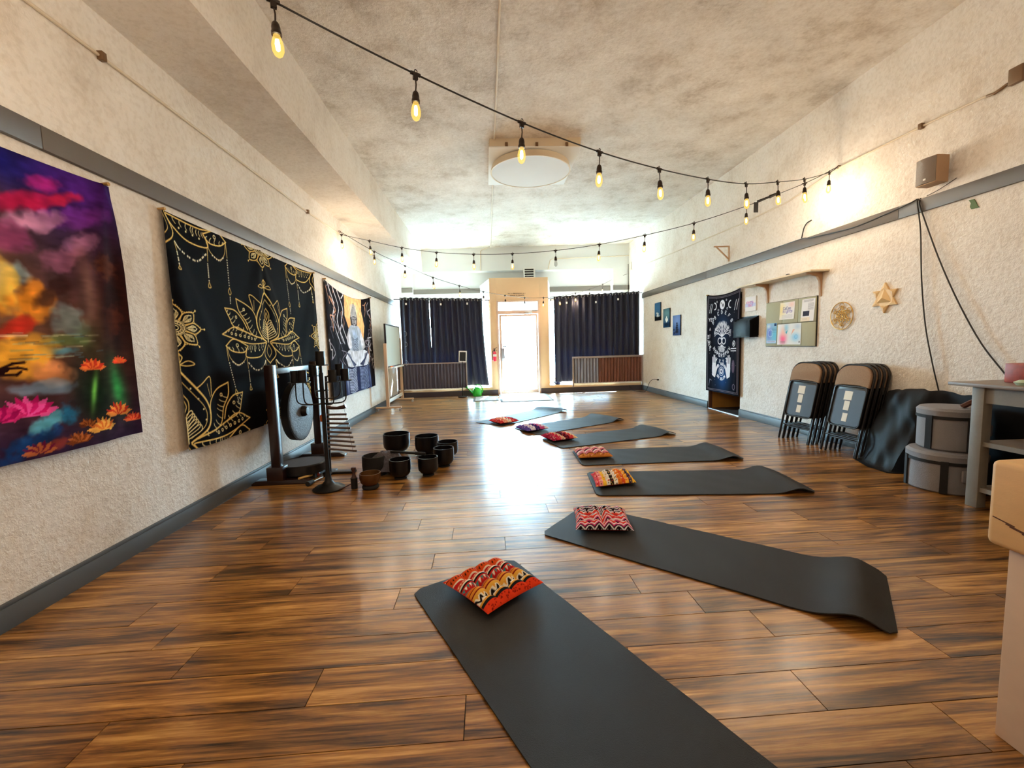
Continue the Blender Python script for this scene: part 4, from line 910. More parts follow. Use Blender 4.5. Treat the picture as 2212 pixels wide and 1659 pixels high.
MB().lathe([(0, 0.012), (0.11, 0.014), (0.25, 0.008), (0.295, 0.004), (0.305, -0.004), (0.0, -0.004)], (-1.985, 4.62, 0.622), 48, mx_).build('face', M['gong'], gg, smooth=True)
MB().lathe([(0.296, 0.004), (0.312, -0.002), (0.305, -0.075), (0.295, -0.075), (0.3, -0.006)], (-1.985, 4.62, 0.622), 48, mx_).build('rim', M['gongrim'], gg, smooth=True)
MB().lathe([(0.058, 0.0), (0.056, 0.03), (0.04, 0.055), (0.0, 0.062)], (-1.975, 4.62, 0.622), 24, mx_).build('boss', M['gongrim'], gg, smooth=True)
for dy in (-0.14, 0.14): MB().tube([(-2.01, 4.62 + dy, 0.89), (-2.025, 4.62 + dy * 0.9, 1.045)], 0.005).build('cord', M['cord'], gg)
M['felt'] = mat('orange_felt', rgb(206, 104, 44), 0.8)
ml = thing('gong_mallet', 'gong mallet with a square orange head hanging by the gong stand', 'mallet', (-1.93, 5.06, 0.45))
MB().cyl((-1.935, 5.05, 0.99), (-1.93, 5.05, 0.5), 0.012).build('handle', M['gongwood'], ml, smooth=True)
MB().box(-1.96, -1.90, 5.02, 5.08, 0.43, 0.51).build('head', M['felt'], ml, bevel=0.012)
# frame drum resting on a low box, sticks on the floor
M['drumskin'] = mat('drum_skin', rgb(60, 58, 64), 0.6, var=0.2, vscale=30)
bx = MB().box(-2.08, -1.72, 4.2, 4.5, 0.0, 0.055); tag(bx.build('instrument_case', M['blackmat'], bevel=0.01), 'flat black case under the frame drum', 'case')
fd = thing('frame_drum', 'flat round black drum lying under the gong', 'drum', (-1.88, 4.33, 0.055))
MB().lathe([(0.2, 0), (0.225, 0.004), (0.225, 0.085), (0.215, 0.095), (0.2, 0.09)], (-1.88, 4.33, 0.056), 40).build('shell', M['blackplastic'], fd, smooth=True)
MB().lathe([(0, 0.09), (0.214, 0.09)], (-1.88, 4.33, 0.056), 40).build('skin', M['drumskin'], fd)
M['beech'] = mat('pale_wood', rgb(222, 182, 110), 0.45); M['redball'] = mat('red_ball', rgb(150, 44, 40), 0.45)
k1 = thing('drum_mallet', 'pale wooden stick with a dark red ball in front of the drum', 'mallet', (-1.75, 4.15, 0))
MB().cyl((-1.80, 4.03, 0.062), (-1.735, 4.26, 0.034), 0.011).build('handle', M['beech'], k1, smooth=True)
MB().lathe([(0, -0.028), (0.02, -0.02), (0.028, 0), (0.02, 0.02), (0, 0.028)], (-1.73, 4.28, 0.03), 16).build('head', M['redball'], k1, smooth=True)
k2 = thing('drum_mallet', 'thin mallet with a black head lying in front of the drum', 'mallet', (-1.7, 4.12, 0))
MB().cyl((-1.685, 4.03, 0.02), (-1.655, 4.22, 0.010), 0.007).build('handle', M['steel'], k2, smooth=True)
MB().cyl((-1.697, 3.965, 0.024), (-1.684, 4.045, 0.023), 0.023, 0.021).build('head', M['blackmat'], k2, smooth=True)
M['redcloth'] = mat('red_cloth', rgb(190, 62, 36), 0.8, var=0.3, vscale=30)
q = MB()
for i in range(6): q.lathe([(0, 0.0), (0.05, 0.002), (0.04, 0.03), (0, 0.04 + 0.01 * (i % 3))], (-2.17 + 0.035 * (i % 3), 4.27 + 0.04 * (i // 3), 0.0), 9)
tag(q.build('crumpled_cloth', M['redcloth'], smooth=True), 'small crumpled red cloth on floor by the gong stand foot', 'cloth')

# ================================================================= candelabra
cd = thing('candelabra', 'tall black iron candelabra with cup holders on a flared round base', 'candelabra', (-1.47, 3.87, 0))
CX, CY = -1.47, 3.87
MB().lathe([(0, 0), (0.135, 0), (0.138, 0.012), (0.11, 0.03), (0.06, 0.045), (0.032, 0.08), (0.022, 0.14), (0.018, 0.25), (0.017, 1.06), (0, 1.06)], (CX, CY, 0), 32).build('stem', M['black'], cd, smooth=True)
def cup(m, x, y, z, r=0.034, h=0.10): m.lathe([(0.0, z - 0.006), (r * 1.75, z - 0.006), (r * 1.75, z), (r, z), (r, z + h), (r - 0.004, z + h), (r - 0.004, z + 0.02), (0, z + 0.02)], (x, y, 0), 18)
m_ = MB(); cup(m_, CX, CY, 1.13, 0.038, 0.12); m_.cyl((CX, CY, 1.05), (CX, CY, 1.13), 0.012).build('top_cup', M['black'], cd, smooth=True)
ARM = [(-0.215, -0.03, 0.985), (-0.125, -0.09, 0.99), (0.125, -0.08, 0.985), (0.205, 0.0, 0.99), (0.115, 0.13, 1.03), (-0.12, 0.13, 1.03)]
for dx, dy, z in ARM:
    m_ = MB(); cup(m_, CX + dx, CY + dy, z, 0.035, 0.10); cp_ = m_.build('cup', M['black'], cd, smooth=True)
    q = [(CX + dx, CY + dy, z), (CX + dx, CY + dy, z - 0.14), (CX + dx * 0.9, CY + dy * 0.9, z - 0.19), (CX + dx * 0.6, CY + dy * 0.6, z - 0.205), (CX, CY, z - 0.205)]
    MB().tube(catmull(q, 4), 0.006, 6).build('arm', M['black'], cd, smooth=True)
m_ = MB(); m_.ring((CX, CY, 0.90), 0.05, 0.005, (1, 0, 0), (0, 1, 0), 20); m_.build('collar_ring', M['black'], cd, smooth=True)

# ================================================================= hanging chime bars
M['chimewood'] = mat('chime_walnut', rgb(66, 40, 34), 0.4); M['chimemetal'] = mat('chime_bar', rgb(112, 96, 90), 0.28, metal=0.7)
ch = thing('bar_chimes', 'column of horizontal metal chime bars hung on strings behind the candelabra', 'chimes', (-1.62, 4.35, 0))
MB().box(-1.70, -1.38, 4.33, 4.41, 0, 0.022).box(-1.66, -1.60, 4.25, 4.49, 0.0, 0.02).build('stand_foot', M['black'], ch, bevel=0.004)
MB().cyl((-1.635, 4.37, 0.02), (-1.615, 4.37, 1.0), 0.013).tube([(-1.615, 4.37, 0.99), (-1.55, 4.35, 1.02), (-1.44, 4.31, 1.0)], 0.007).build('stand_post', M['black'], ch, smooth=True)
MB().tube([(-1.60, 4.3, 0.70), (-1.56, 4.3, 0.685), (-1.5, 4.3, 0.682), (-1.44, 4.3, 0.69), (-1.415, 4.3, 0.7)], [0.02, 0.016, 0.014, 0.02, 0.022], 10).build('handle', M['chimewood'], ch, smooth=True)
m_ = MB()
for (a, b_) in ((-1.575, -1.6), (-1.435, -1.37)): m_.tube([(-1.45, 4.31, 1.0), (a, 4.3, 0.69), (b_, 4.3, 0.23)], 0.0015, 4)
m_.build('string', M['cord'], ch)
for k in range(9):
    z = 0.615 - 0.0445 * k; xa = -1.605 - 0.002 * k; xb = -1.41 + 0.0095 * k; o_ = MB().cyl((xa, 4.3, z + 0.004 + 0.0015 * k), (xb, 4.3, z - 0.0025 * k), 0.0105, n=12).build('chime_bar', M['chimemetal'], ch, smooth=True)

# ================================================================= singing bowls
M['bowl'] = mat('black_frosted_crystal', rgb(9, 8, 13), 0.33, spec=0.4)
def bowl(x, y, d, h, label, m=None, ring=True):
    r = d / 2; t = thing('singing_bowl', label, 'singing bowl', (x, y, 0), group='black singing bowls on the floor')
    MB().lathe([(0, 0.014), (r * 0.5, 0.016), (r * 0.78, 0.035), (r * 0.97, h * 0.33), (r, h * 0.5), (r, h), (r - 0.008, h), (r - 0.01, h * 0.5), (r * 0.9, h * 0.36), (r * 0.7, 0.05), (0, 0.03)], (x, y, 0), 40).build('bowl', m or M['bowl'], t, smooth=True)
    MB().lathe([(r * 0.42, 0.0), (r * 0.58, 0.0), (r * 0.58, 0.016), (r * 0.42, 0.02)], (x, y, 0), 28).build('rubber_ring', M['blackmat'], t, smooth=True)
bowl(-1.12, 5.16, 0.315, 0.235, 'largest black singing bowl, at the back left of the group')
bowl(-0.735, 5.0, 0.275, 0.225, 'second largest black singing bowl, right of the largest')
bowl(-0.475, 4.82, 0.235, 0.185, 'black singing bowl at the far right of the group, partly hidden')
bowl(-0.485, 4.46, 0.215, 0.2, 'black singing bowl in front of the far right one')
bowl(-0.87, 4.1, 0.205, 0.19, 'black singing bowl front centre, beside the grey bag')
bowl(-0.61, 4.16, 0.195, 0.185, 'black singing bowl front right of the group')
M['brass'] = mat('old_brass', rgb(104, 70, 36), 0.4, metal=0.6, var=0.3, vscale=14)
bb = thing('brass_bowl', 'small brown brass bowl on a black ring cushion, frontmost on the floor', 'singing bowl', (-1.085, 3.83, 0))
MB().lathe([(0, 0.03), (0.05, 0.032), (0.082, 0.06), (0.093, 0.1), (0.093, 0.145), (0.088, 0.145), (0.086, 0.1), (0.075, 0.065), (0, 0.04)], (-1.085, 3.83, 0), 36).build('bowl', M['brass'], bb, smooth=True)
MB().ring((-1.085, 3.83, 0.02), 0.055, 0.02, (1, 0, 0), (0, 1, 0), 28, 10).build('ring_cushion', M['blackmat'], bb, smooth=True)
st_ = thing('bowl_striker', 'wooden bowl striker with a black grip standing upright by the brass bowl', 'mallet', (-1.235, 3.85, 0))
MB().lathe([(0, 0), (0.028, 0), (0.03, 0.1), (0, 0.1)], (-1.235, 3.85, 0), 18).build('grip', M['blackmat'], st_, smooth=True)
MB().lathe([(0.024, 0.1), (0.014, 0.13), (0.013, 0.16), (0.022, 0.178), (0.02, 0.195), (0, 0.202)], (-1.235, 3.85, 0), 18).build('handle', M['chimewood'], st_, smooth=True)
tag(MB().tube([(-1.36, 3.80, 0.012), (-1.30, 3.82, 0.03), (-1.262, 3.84, 0.045)], 0.006).build('thin_stick', M['chimewood'], smooth=True), 'thin dark stick leaning between candelabra base and striker', 'stick')
# open black bag with a grey fur cloth, and a dark mallet lying behind it
M['fur'] = mat('grey_fur', rgb(88, 84, 92), 0.9, var=0.6, vscale=40, bump=0.8, bscale=60)
bg = thing('open_bag', 'open black bag with a grey furry cloth, left of the front bowls', 'bag', (-1.13, 4.28, 0))
m_ = MB()
prof = [(0.115, 0.0), (0.12, 0.1), (0.118, 0.19), (0.108, 0.195), (0.11, 0.1), (0.0, 0.02)]
m_.lathe([(0, 0)] + prof, (-1.16, 4.28, 0), 20).build('body', M['blackmat'], bg, smooth=True)
fm = MB(); rr = random.Random(2); nn = 22
for i in range(9):
    for k in range(nn):
        u, v = i / 8, 2 * PI * k / nn; R_ = (0.03 + 0.13 * u) * (1 + 0.12 * math.sin(3 * v + 5 * u) + rr.uniform(-0.05, 0.05)); fm.V.append((-1.04 + R_ * 1.35 * math.cos(v), 4.33 + R_ * math.sin(v), 0.21 - 0.17 * u ** 2.2 + 0.012 * math.sin(5 * v + 9 * u)))
for i in range(8):
    for k in range(nn): fm.F.append((i * nn + k, i * nn + (k + 1) % nn, (i + 1) * nn + (k + 1) % nn, (i + 1) * nn + k))
fm.F.append(tuple(range(nn))); fm.F.append(tuple(8 * nn + k for k in range(nn)))
fm.build('fur_cloth', M['fur'], bg, smooth=True)
tag(MB().cyl((-1.0, 4.31, 0.215), (-0.70, 4.22, 0.205), 0.012).cyl((-0.74, 4.232, 0.206), (-0.64, 4.2, 0.2035), 0.017).build('bowl_mallet', M['blackmat'], smooth=True), 'long black bowl mallet lying from the grey cloth to the front right bowl', 'mallet')
# ================================================================= shop front: rods, curtains, corrugated panels
def rod(name, p0, p1, label):
    tag(MB().cyl(p0, p1, 0.011, n=10).build(name, M['black'], smooth=True), label, 'curtain rod')
rod('curtain_rod', (XL + 0.001, YD + 0.03, 2.50), (0.125, YD + 0.03, 2.42), 'black curtain rod on the left of the glass door')
rod('curtain_rod', (1.632, YD + 0.03, 2.43), (XR - 0.001, YD + 0.03, 2.53), 'black curtain rod on the right of the glass door')
M['grommet'] = mat('grommet_metal', rgb(200, 196, 190), 0.3, metal=0.8)
def curtain(x0, x1, zt0, zt1, zb, label, waves, flare=0.0, seed=0):
    """pleated cloth hung on grommets; x widens by flare towards the hem"""
    t = thing('curtain', label, 'curtain', ((x0 + x1) / 2, YD + 0.03, zb), group='navy curtains over the shop windows')
    nx, nz = waves * 10, 26; m = MB(); r_ = random.Random(seed); ph = [r_.uniform(-0.5, 0.5) for _ in range(waves + 2)]
    for i in range(nz + 1):
        v = i / nz
        for k in range(nx + 1):
            u = k / nx; zt = zt0 + (zt1 - zt0) * u; z = zt + 0.045 - v * (zt + 0.045 - zb)
            a = 0.04 * (1 - 0.3 * v) * math.sin(u * waves * 2 * PI + ph[int(u * waves)] * v) + 0.018 * v * math.sin(u * 9 + seed) + 0.010 * v * math.sin(u * 37 + 2 * v)
            x = x0 + (x1 - x0) * u + flare * u * v * v
            m.V.append((x, YD + 0.045 + a, z + 0.008 * math.cos(u * waves * 2 * PI) * (1 - v)))
    for i in range(nz):
        for k in range(nx): m.F.append((i * (nx + 1) + k, i * (nx + 1) + k + 1, (i + 1) * (nx + 1) + k + 1, (i + 1) * (nx + 1) + k))
    m.build('cloth', M['curtain'], t, smooth=True)
    for k in range(waves * 2):
        u = (k + 0.5) / (waves * 2) ; x = x0 + (x1 - x0) * u; zt = zt0 + (zt1 - zt0) * u
        MB().ring((x, YD + 0.03, zt), 0.024, 0.005, (0.25, 0.97, 0), (0, 0, 1), 12, 4).build('grommet', M['grommet'], t, smooth=True)
    for k in range(1, 3 if x1 - x0 > 1 else 2):
        x = x0 + (x1 - x0) * (k - 0.6) / 2; tag(MB().box(x, x + 0.04, YD - 0.018, YD - 0.014, zt0 - 0.15, zt0 - 0.10).build('care_label', M['white'], t), 'small white sewn label')
curtain(-2.13, -1.40, 2.495, 2.47, 0.24, 'navy curtain in the left corner behind the whiteboard', 5, 0.06, 1)
curtain(-1.385, -0.06, 2.47, 2.426, 0.26, 'navy curtain left of the glass door, behind the heater stand', 9, 0.11, 2)
curtain(1.78, 3.30, 2.436, 2.497, 0.28, 'navy curtain right of the glass door', 9, 0.03, 3)
curtain(3.275, 4.03, 2.497, 2.527, 0.28, 'navy curtain in the right corner of the shop front', 5, 0.0, 4)
M['corr'] = mat('galvanised_sheet', rgb(140, 140, 152), 0.45, metal=0.5, var=0.6, vscale=6, stretch=(9, 1, 0.35))
M['corrdark'] = mat('dark_galvanised_sheet', rgb(92, 86, 98), 0.5, metal=0.4, var=0.85, vscale=5, stretch=(9, 1, 0.35))
M['rust'] = mat('rusted_sheet', rgb(120, 74, 58), 0.65, metal=0.2, var=0.95, vscale=6, bump=0.2, stretch=(8, 1, 0.35))
M['panelframe'] = mat('grey_panel_frame', rgb(150, 136, 132), 0.5)
def corr(m, x0, x1, z0, z1, y, pitch=0.082):
    n = int((x1 - x0) / pitch * 8); V = []; 
    for i in range(n + 1):
        x = x0 + (x1 - x0) * i / n; yy = y + 0.017 * math.sin((x - x0) / pitch * 2 * PI); V += [(x, yy, z0), (x, yy, z1), (x, yy + 0.002, z0), (x, yy + 0.002, z1)]
    F = []
    for i in range(n): a, b_ = i * 4, i * 4 + 4; F += [(a, b_, b_ + 1, a + 1), (a + 2, a + 3, b_ + 3, b_ + 2), (a + 1, b_ + 1, b_ + 3, a + 3), (a, a + 2, b_ + 2, b_)]
    return m.add(V, F)
PY = YD - 0.035
lp = thing('metal_panel', 'dark corrugated metal panel standing before the left shop window', 'metal panel', (-1.38, PY, 0.13))
for a, b_ in ((-2.24, -1.38), (-1.38, -0.53)): corr(MB(), a, b_ + 0.01, 0.215, 0.845, PY).build('corrugated_sheet', M['corrdark'], lp, smooth=True)
MB().box(-2.26, -0.50, PY - 0.03, PY + 0.02, 0.845, 0.875).build('top_rail', M['panelframe'], lp, bevel=0.003)
MB().box(-0.53, -0.50, PY - 0.03, PY + 0.02, 0.13, 0.845).build('end_post', M['panelframe'], lp, bevel=0.003)
MB().box(-2.26, -0.53, PY - 0.03, PY + 0.02, 0.185, 0.215).build('bottom_rail', M['white'], lp, bevel=0.003)
MB().box(-2.26, -2.23, PY - 0.03, PY + 0.02, 0.13, 0.845).build('end_post', M['panelframe'], lp, bevel=0.003)
rp = thing('metal_panel', 'half grey, half rusty corrugated metal panel before the right shop window', 'metal panel', (3.15, PY, 0.13))
corr(MB(), 2.26, 2.90, 0.235, 0.875, PY).build('corrugated_sheet', M['corr'], rp, smooth=True)
for a, b_ in ((2.90, 3.52), (3.52, 4.05)): corr(MB(), a - 0.01, b_, 0.235, 0.875, PY - 0.003).build('rusty_sheet', M['rust'], rp, smooth=True)
MB().box(2.22, 4.085, PY - 0.03, PY + 0.02, 0.875, 0.925).build('top_rail', M['panelframe'], rp, bevel=0.003)
for a in (2.22, 4.05): MB().box(a, a + 0.035, PY - 0.03, PY + 0.02, 0.13, 0.875).build('end_post', M['panelframe'], rp, bevel=0.003)
MB().box(2.255, 4.05, PY - 0.03, PY + 0.02, 0.205, 0.235).build('bottom_rail', M['white'], rp, bevel=0.003)
# wall register above the door
rg = thing('air_register', 'small white vent grille hung from the beam above the tan entry box', 'vent', (1.27, 11.97, 3.11))
YV = 11.998
MB().box(1.10, 1.43, YV - 0.04, YV, 3.11, 3.14).box(1.10, 1.43, YV - 0.04, YV, 3.36, 3.39).box(1.10, 1.14, YV - 0.04, YV, 3.14, 3.36).box(1.39, 1.43, YV - 0.04, YV, 3.14, 3.36).build('frame', M['white'], rg, bevel=0.004)
MB().box(1.14, 1.39, YV - 0.008, YV - 0.002, 3.14, 3.36).build('backing', M['blackmat'], rg)
for k in range(3): MB().obox((1.265, YV - 0.024, 3.185 + 0.065 * k), (0.25, 0.004, 0.022), Matrix.Rotation(0.5, 3, 'X')).build('slat', M['white'], rg)
# bits on the display ledges
M['navy'] = mat('dark_blue_plastic', rgb(22, 34, 84), 0.4)
tag(MB().lathe([(0, 0), (0.06, 0), (0.11, 0.05), (0.12, 0.085), (0.11, 0.08), (0.05, 0.02), (0, 0.02)], (1.86, YD + 0.16, 0.2), 20).build('blue_bowl', M['navy'], smooth=True), 'dark blue bowl on the right window ledge beside the curtain', 'bowl')
q = MB()
for i in range(5): q.obox((-0.12 + 0.03 * i, YD + 0.2 + 0.02 * i, 0.215 + 0.012 * i), (0.2, 0.12, 0.012), Matrix.Rotation(0.3 * i, 3, 'Z'))
tag(q.build('paper_pile', M['white']), 'untidy pile of papers on the left window ledge beside the door', 'papers')

# ---------------------------------------------------------------- by the door
M['rugl'] = mat('woven_mat', rgb(150, 140, 128), 0.9, var=0.4, vscale=60)
M['rugb'] = mat('mat_border', rgb(96, 92, 88), 0.9)
for (x0, x1, y0, y1, lab) in ((-0.34, 0.25, 9.72, 10.62, 'small patterned doormat beside the watering can'), (0.29, 1.5, 9.42, 10.86, 'larger doormat directly before the glass door')):
    t = thing('doormat', lab, 'doormat', ((x0 + x1) / 2, (y0 + y1) / 2, 0), group='doormats')
    MB().box(x0, x1, y0, y1, 0.0, 0.008).build('border', M['rugb'], t, bevel=0.002)
    MB().box(x0 + 0.05, x1 - 0.05, y0 + 0.05, y1 - 0.05, 0.008, 0.011).build('pile', M['rugl'], t)
M['green'] = mat('green_plastic', rgb(36, 168, 44), 0.35)
wc = thing('watering_can', 'bright green plastic watering can left of the glass door', 'watering can', (-0.26, 10.78, 0))
MB().lathe([(0, 0), (0.105, 0), (0.115, 0.02), (0.105, 0.16), (0.085, 0.2), (0.05, 0.215), (0.05, 0.225), (0, 0.2)], (-0.26, 10.78, 0), 24).build('body', M['green'], wc, smooth=True)
MB().tube([(-0.34, 10.78, 0.06), (-0.42, 10.77, 0.13), (-0.5, 10.76, 0.22)], [0.028, 0.018, 0.012], 10).lathe([(0.012, 0), (0.04, 0.05), (0, 0.055)], (-0.495, 10.76, 0.21), 14, Matrix.Rotation(-0.7, 3, 'Y')).build('spout', M['green'], wc, smooth=True)
MB().tube(catmull([(-0.31, 10.78, 0.21), (-0.27, 10.78, 0.29), (-0.17, 10.78, 0.27), (-0.12, 10.78, 0.16), (-0.165, 10.78, 0.06)], 5), 0.013, 8).build('handle', M['green'], wc, smooth=True)
hs = thing('panel_heater', 'small framed panel heater on a black pole stand before the left curtain', 'heater', (-0.63, 10.72, 0))
MB().lathe([(0, 0), (0.11, 0), (0.11, 0.015), (0.02, 0.03), (0, 0.03)], (-0.63, 10.72, 0), 24).build('base', M['black'], hs, smooth=True)
MB().cyl((-0.63, 10.72, 0.02), (-0.60, 10.72, 1.02), 0.011).build('pole', M['black'], hs, smooth=True)
rz = Matrix.Rotation(-0.12, 3, 'X') @ Matrix.Rotation(0.05, 3, 'Y')
MB().obox((-0.59, 10.74, 1.02), (0.20, 0.03, 0.28), rz).build('frame', M['white'], hs, bevel=0.006)
MB().obox((-0.59, 10.722, 1.018), (0.15, 0.02, 0.225), rz).build('grille', M['blackmat'], hs)
M['extred'] = mat('extinguisher_red', rgb(214, 40, 70), 0.35)
fe = thing('fire_extinguisher', 'red fire extinguisher hung on the tan wall left of the door', 'fire extinguisher', (0.215, YD - 0.05, 0.87))
MB().lathe([(0, 0), (0.042, 0), (0.045, 0.01), (0.045, 0.2), (0.03, 0.24), (0.016, 0.25), (0, 0.25)], (0.215, YD - 0.052, 0.87), 20).build('cylinder', M['extred'], fe, smooth=True)
MB().cyl((0.215, YD - 0.052, 1.12), (0.215, YD - 0.052, 1.18), 0.016).obox((0.235, YD - 0.052, 1.2), (0.1, 0.018, 0.012), Matrix.Rotation(-0.3, 3, 'Y')).obox((0.235, YD - 0.052, 1.16), (0.09, 0.018, 0.01), Matrix.Rotation(0.35, 3, 'Y')).build('valve', M['black'], fe, smooth=True)
MB().tube(catmull([(0.2, YD - 0.052, 1.15), (0.16, YD - 0.052, 1.1), (0.158, YD - 0.052, 0.98), (0.165, YD - 0.052, 0.9)], 4), 0.008).build('hose', M['black'], fe, smooth=True)
MB().obox((0.215, YD - 0.006, 1.05), (0.04, 0.012, 0.16)).build('bracket', M['steel'], fe)
tag(MB().box(0.172, 0.262, YD - 0.10, YD - 0.097, 0.99, 1.05).build('instruction_label', M['white'], fe), 'white label')

# ---------------------------------------------------------------- rolling whiteboard and pole
M['wood_pale'] = mat('pale_stand_wood', rgb(206, 176, 148), 0.5, var=0.1, vscale=8)
M['board'] = mat('whiteboard_surface', rgb(216, 222, 212), 0.25)
wb = thing('whiteboard', 'whiteboard on a pale rolling stand by the left wall', 'whiteboard', (-2.0, 9.35, 0))
X0 = -2.0
MB().box(X0 - 0.012, X0 + 0.012, 8.68, 10.02, 0.90, 1.74).build('panel', M['board'], wb)
m_ = MB().box(X0 - 0.016, X0 + 0.018, 8.66, 8.69, 0.88, 1.76).box(X0 - 0.016, X0 + 0.018, 10.01, 10.04, 0.88, 1.76).box(X0 - 0.016, X0 + 0.018, 8.66, 10.04, 0.88, 0.905).box(X0 - 0.016, X0 + 0.018, 8.66, 10.04, 1.738, 1.76)
m_.build('frame', M['blackplastic'], wb)
MB().box(X0 + 0.01, X0 + 0.09, 8.72, 9.98, 0.855, 0.885).build('pen_tray', M['white'], wb, bevel=0.003)
for y in (8.62, 10.08):
    MB().box(X0 - 0.03, X0 + 0.03, y - 0.025, y + 0.025, 0.09, 1.37 if y < 9 else 1.5).build('upright', M['wood_pale'], wb, bevel=0.004)
    MB().box(-2.245, -1.74, y - 0.03, y + 0.03, 0.065, 0.10).build('foot', M['wood_pale'], wb, bevel=0.004)
    for x in (-2.22, -1.765):
        cs = MB().cyl((x, y - 0.012, 0.028), (x, y + 0.012, 0.028), 0.028, n=14).box(x - 0.008, x + 0.008, y - 0.016, y + 0.016, 0.03, 0.066); cs.build('caster', M['steel'], wb, smooth=True)
MB().box(X0 - 0.015, X0 + 0.015, 8.645, 10.055, 0.17, 0.235).build('brace', M['white'], wb, bevel=0.003)
M['marker'] = mat('orange_marker', rgb(236, 120, 30), 0.5)
for k, (yy, mm) in enumerate(((8.80, M['marker']), (8.93, M['redball']), (9.1, M['navy']))):
    tag(MB().cyl((X0 + 0.05, yy, 0.896), (X0 + 0.055, yy + 0.12, 0.896), 0.0105, n=8).build('marker_pen', mm, smooth=True), ['orange', 'red', 'blue'][k] + ' marker pen in the whiteboard tray', 'marker')
tag(MB().box(X0 + 0.091, X0 + 0.096, 8.76, 8.92, 0.76, 0.88).build('eraser_pouch', M['panelframe']), 'grey pouch hanging from the near end of the whiteboard tray', 'pouch')
pl = thing('pole_stand', 'slim black pole with wire hoops behind the whiteboard', 'pole', (-2.1, 10.72, 0))
MB().cyl((-2.09, 10.72, 0.012), (-2.06, 10.72, 1.76), 0.010, 0.008).build('pole', M['black'], pl, smooth=True)
MB().lathe([(0, 0), (0.09, 0), (0.085, 0.014), (0, 0.02)], (-2.09, 10.72, 0), 20).build('base', M['black'], pl, smooth=True)
for z in (1.62, 1.36, 0.9): MB().ring((-2.0, 10.72, z), 0.06, 0.004, (1, 0, 0), (0, 0, 1), 14, 4, -PI / 2, PI / 2).build('wire_hoop', M['steel'], pl, smooth=True)

# ---------------------------------------------------------------- ceiling fixture and conduits
M['cream'] = mat('cream_metal', rgb(222, 206, 180), 0.5); M['offwhite'] = mat('matt_white_disc', rgb(226, 228, 228), 0.6)
cf = thing('ceiling_diffuser', 'large round white disc on a square cream ceiling box', 'ceiling diffuser', (0.74, 6.48, 3.74))
zc = ceil_z(0.7)
MB().box(0.135, 1.345, 5.83, 7.12, 3.86, zc + 0.01).build('box', M['cream'], cf, bevel=0.004)
MB().box(0.125, 1.355, 5.82, 7.13, 3.845, 3.86).build('plate', M['white'], cf, bevel=0.003)
for x in (0.34, 0.74, 1.14): MB().box(x, x + 0.035, 5.812, 5.83, 3.855, 3.905).build('clip', M['brasshook'], cf)
MB().lathe([(0.52, 3.845), (0.56, 3.83), (0.578, 3.755), (0.578, 3.742), (0.562, 3.742), (0.562, 3.76)], (0.73, 6.40, 0), 64).build('rim', M['cream'], cf, smooth=True)
MB().lathe([(0, 3.748), (0.563, 3.748), (0.563, 3.752), (0, 3.752)], (0.73, 6.40, 0), 64).build('disc', M['offwhite'], cf, smooth=True)
def pipe(pts, label, r=0.011, clips=(), nm='conduit', m=None):
    t = thing(nm, label, 'conduit', pts[0]); MB().tube(pts, r, 8).build('pipe', m or M['conduit'], t, smooth=True)
    for q in clips: MB().obox(q, (0.035, 0.035, 0.05)).build('clip', M['brasshook'], t, bevel=0.004)
    return t
cz = lambda x: ceil_z(x) - 0.012
pipe([(0.20, YB, cz(0.2)), (0.20, 5.83, cz(0.2))], 'thin ceiling conduit running from the viewer to the round diffuser')
pipe([(0.20, 7.12, cz(0.2)), (0.22, 11.75, cz(0.2)), (0.2, 11.86, cz(0.2)), (-0.02, 11.985, 3.9), (-0.06, 11.987, 3.86), (-0.08, 11.987, 3.34)], 'thin ceiling conduit from the round diffuser to the shop front beam')
pipe([(XL + 0.012, YB, 3.04), (XL + 0.012, 2.88, 3.062), (XL + 0.012, 5.86, 3.062), (XL + 0.012, 7.1, 3.1), (XL + 0.012, 9.6, 3.2), (XL + 0.012, 11.2, 3.28)], 'long thin conduit high on the left wall above the tapestries', 0.010, ((XL + 0.0185, 2.88, 3.062), (XL + 0.0185, 5.87, 3.065), (XL + 0.0185, 9.2, 3.19)))
pipe([(XR - 0.012, 3.26, 3.138), (XR - 0.012, 3.88, 3.16), (XR - 0.012, 4.80, 3.165), (XR - 0.012, 5.63, 3.06), (XR - 0.012, 6.67, 3.06), (XR - 0.012, 11.7, 3.235), (XR - 0.012, 11.78, 3.27), (XR - 0.012, 11.79, 3.47)], 'long thin conduit high on the right wall ending in a hook', 0.010, ((XR - 0.0185, 3.88, 3.16),))
pipe([(XR - 0.003, 11.988, 3.68), (1.92, 11.988, 3.62), (1.86, 11.988, 3.58), (1.80, 11.988, 3.35)], 'thin conduit across the shop front beam right of the vent', 0.012)
tag(MB().box(XR - 0.04, XR - 0.001, 3.12, 3.21, 3.12, 3.24).tube([(XR - 0.02, 3.22, 3.15), (XR - 0.03, 3.30, 3.12), (XR - 0.02, 3.36, 3.135)], 0.012).build('junction_box', M['brasshook'], bevel=0.004), 'brown metal junction box at the upper right edge of the picture', 'junction box')
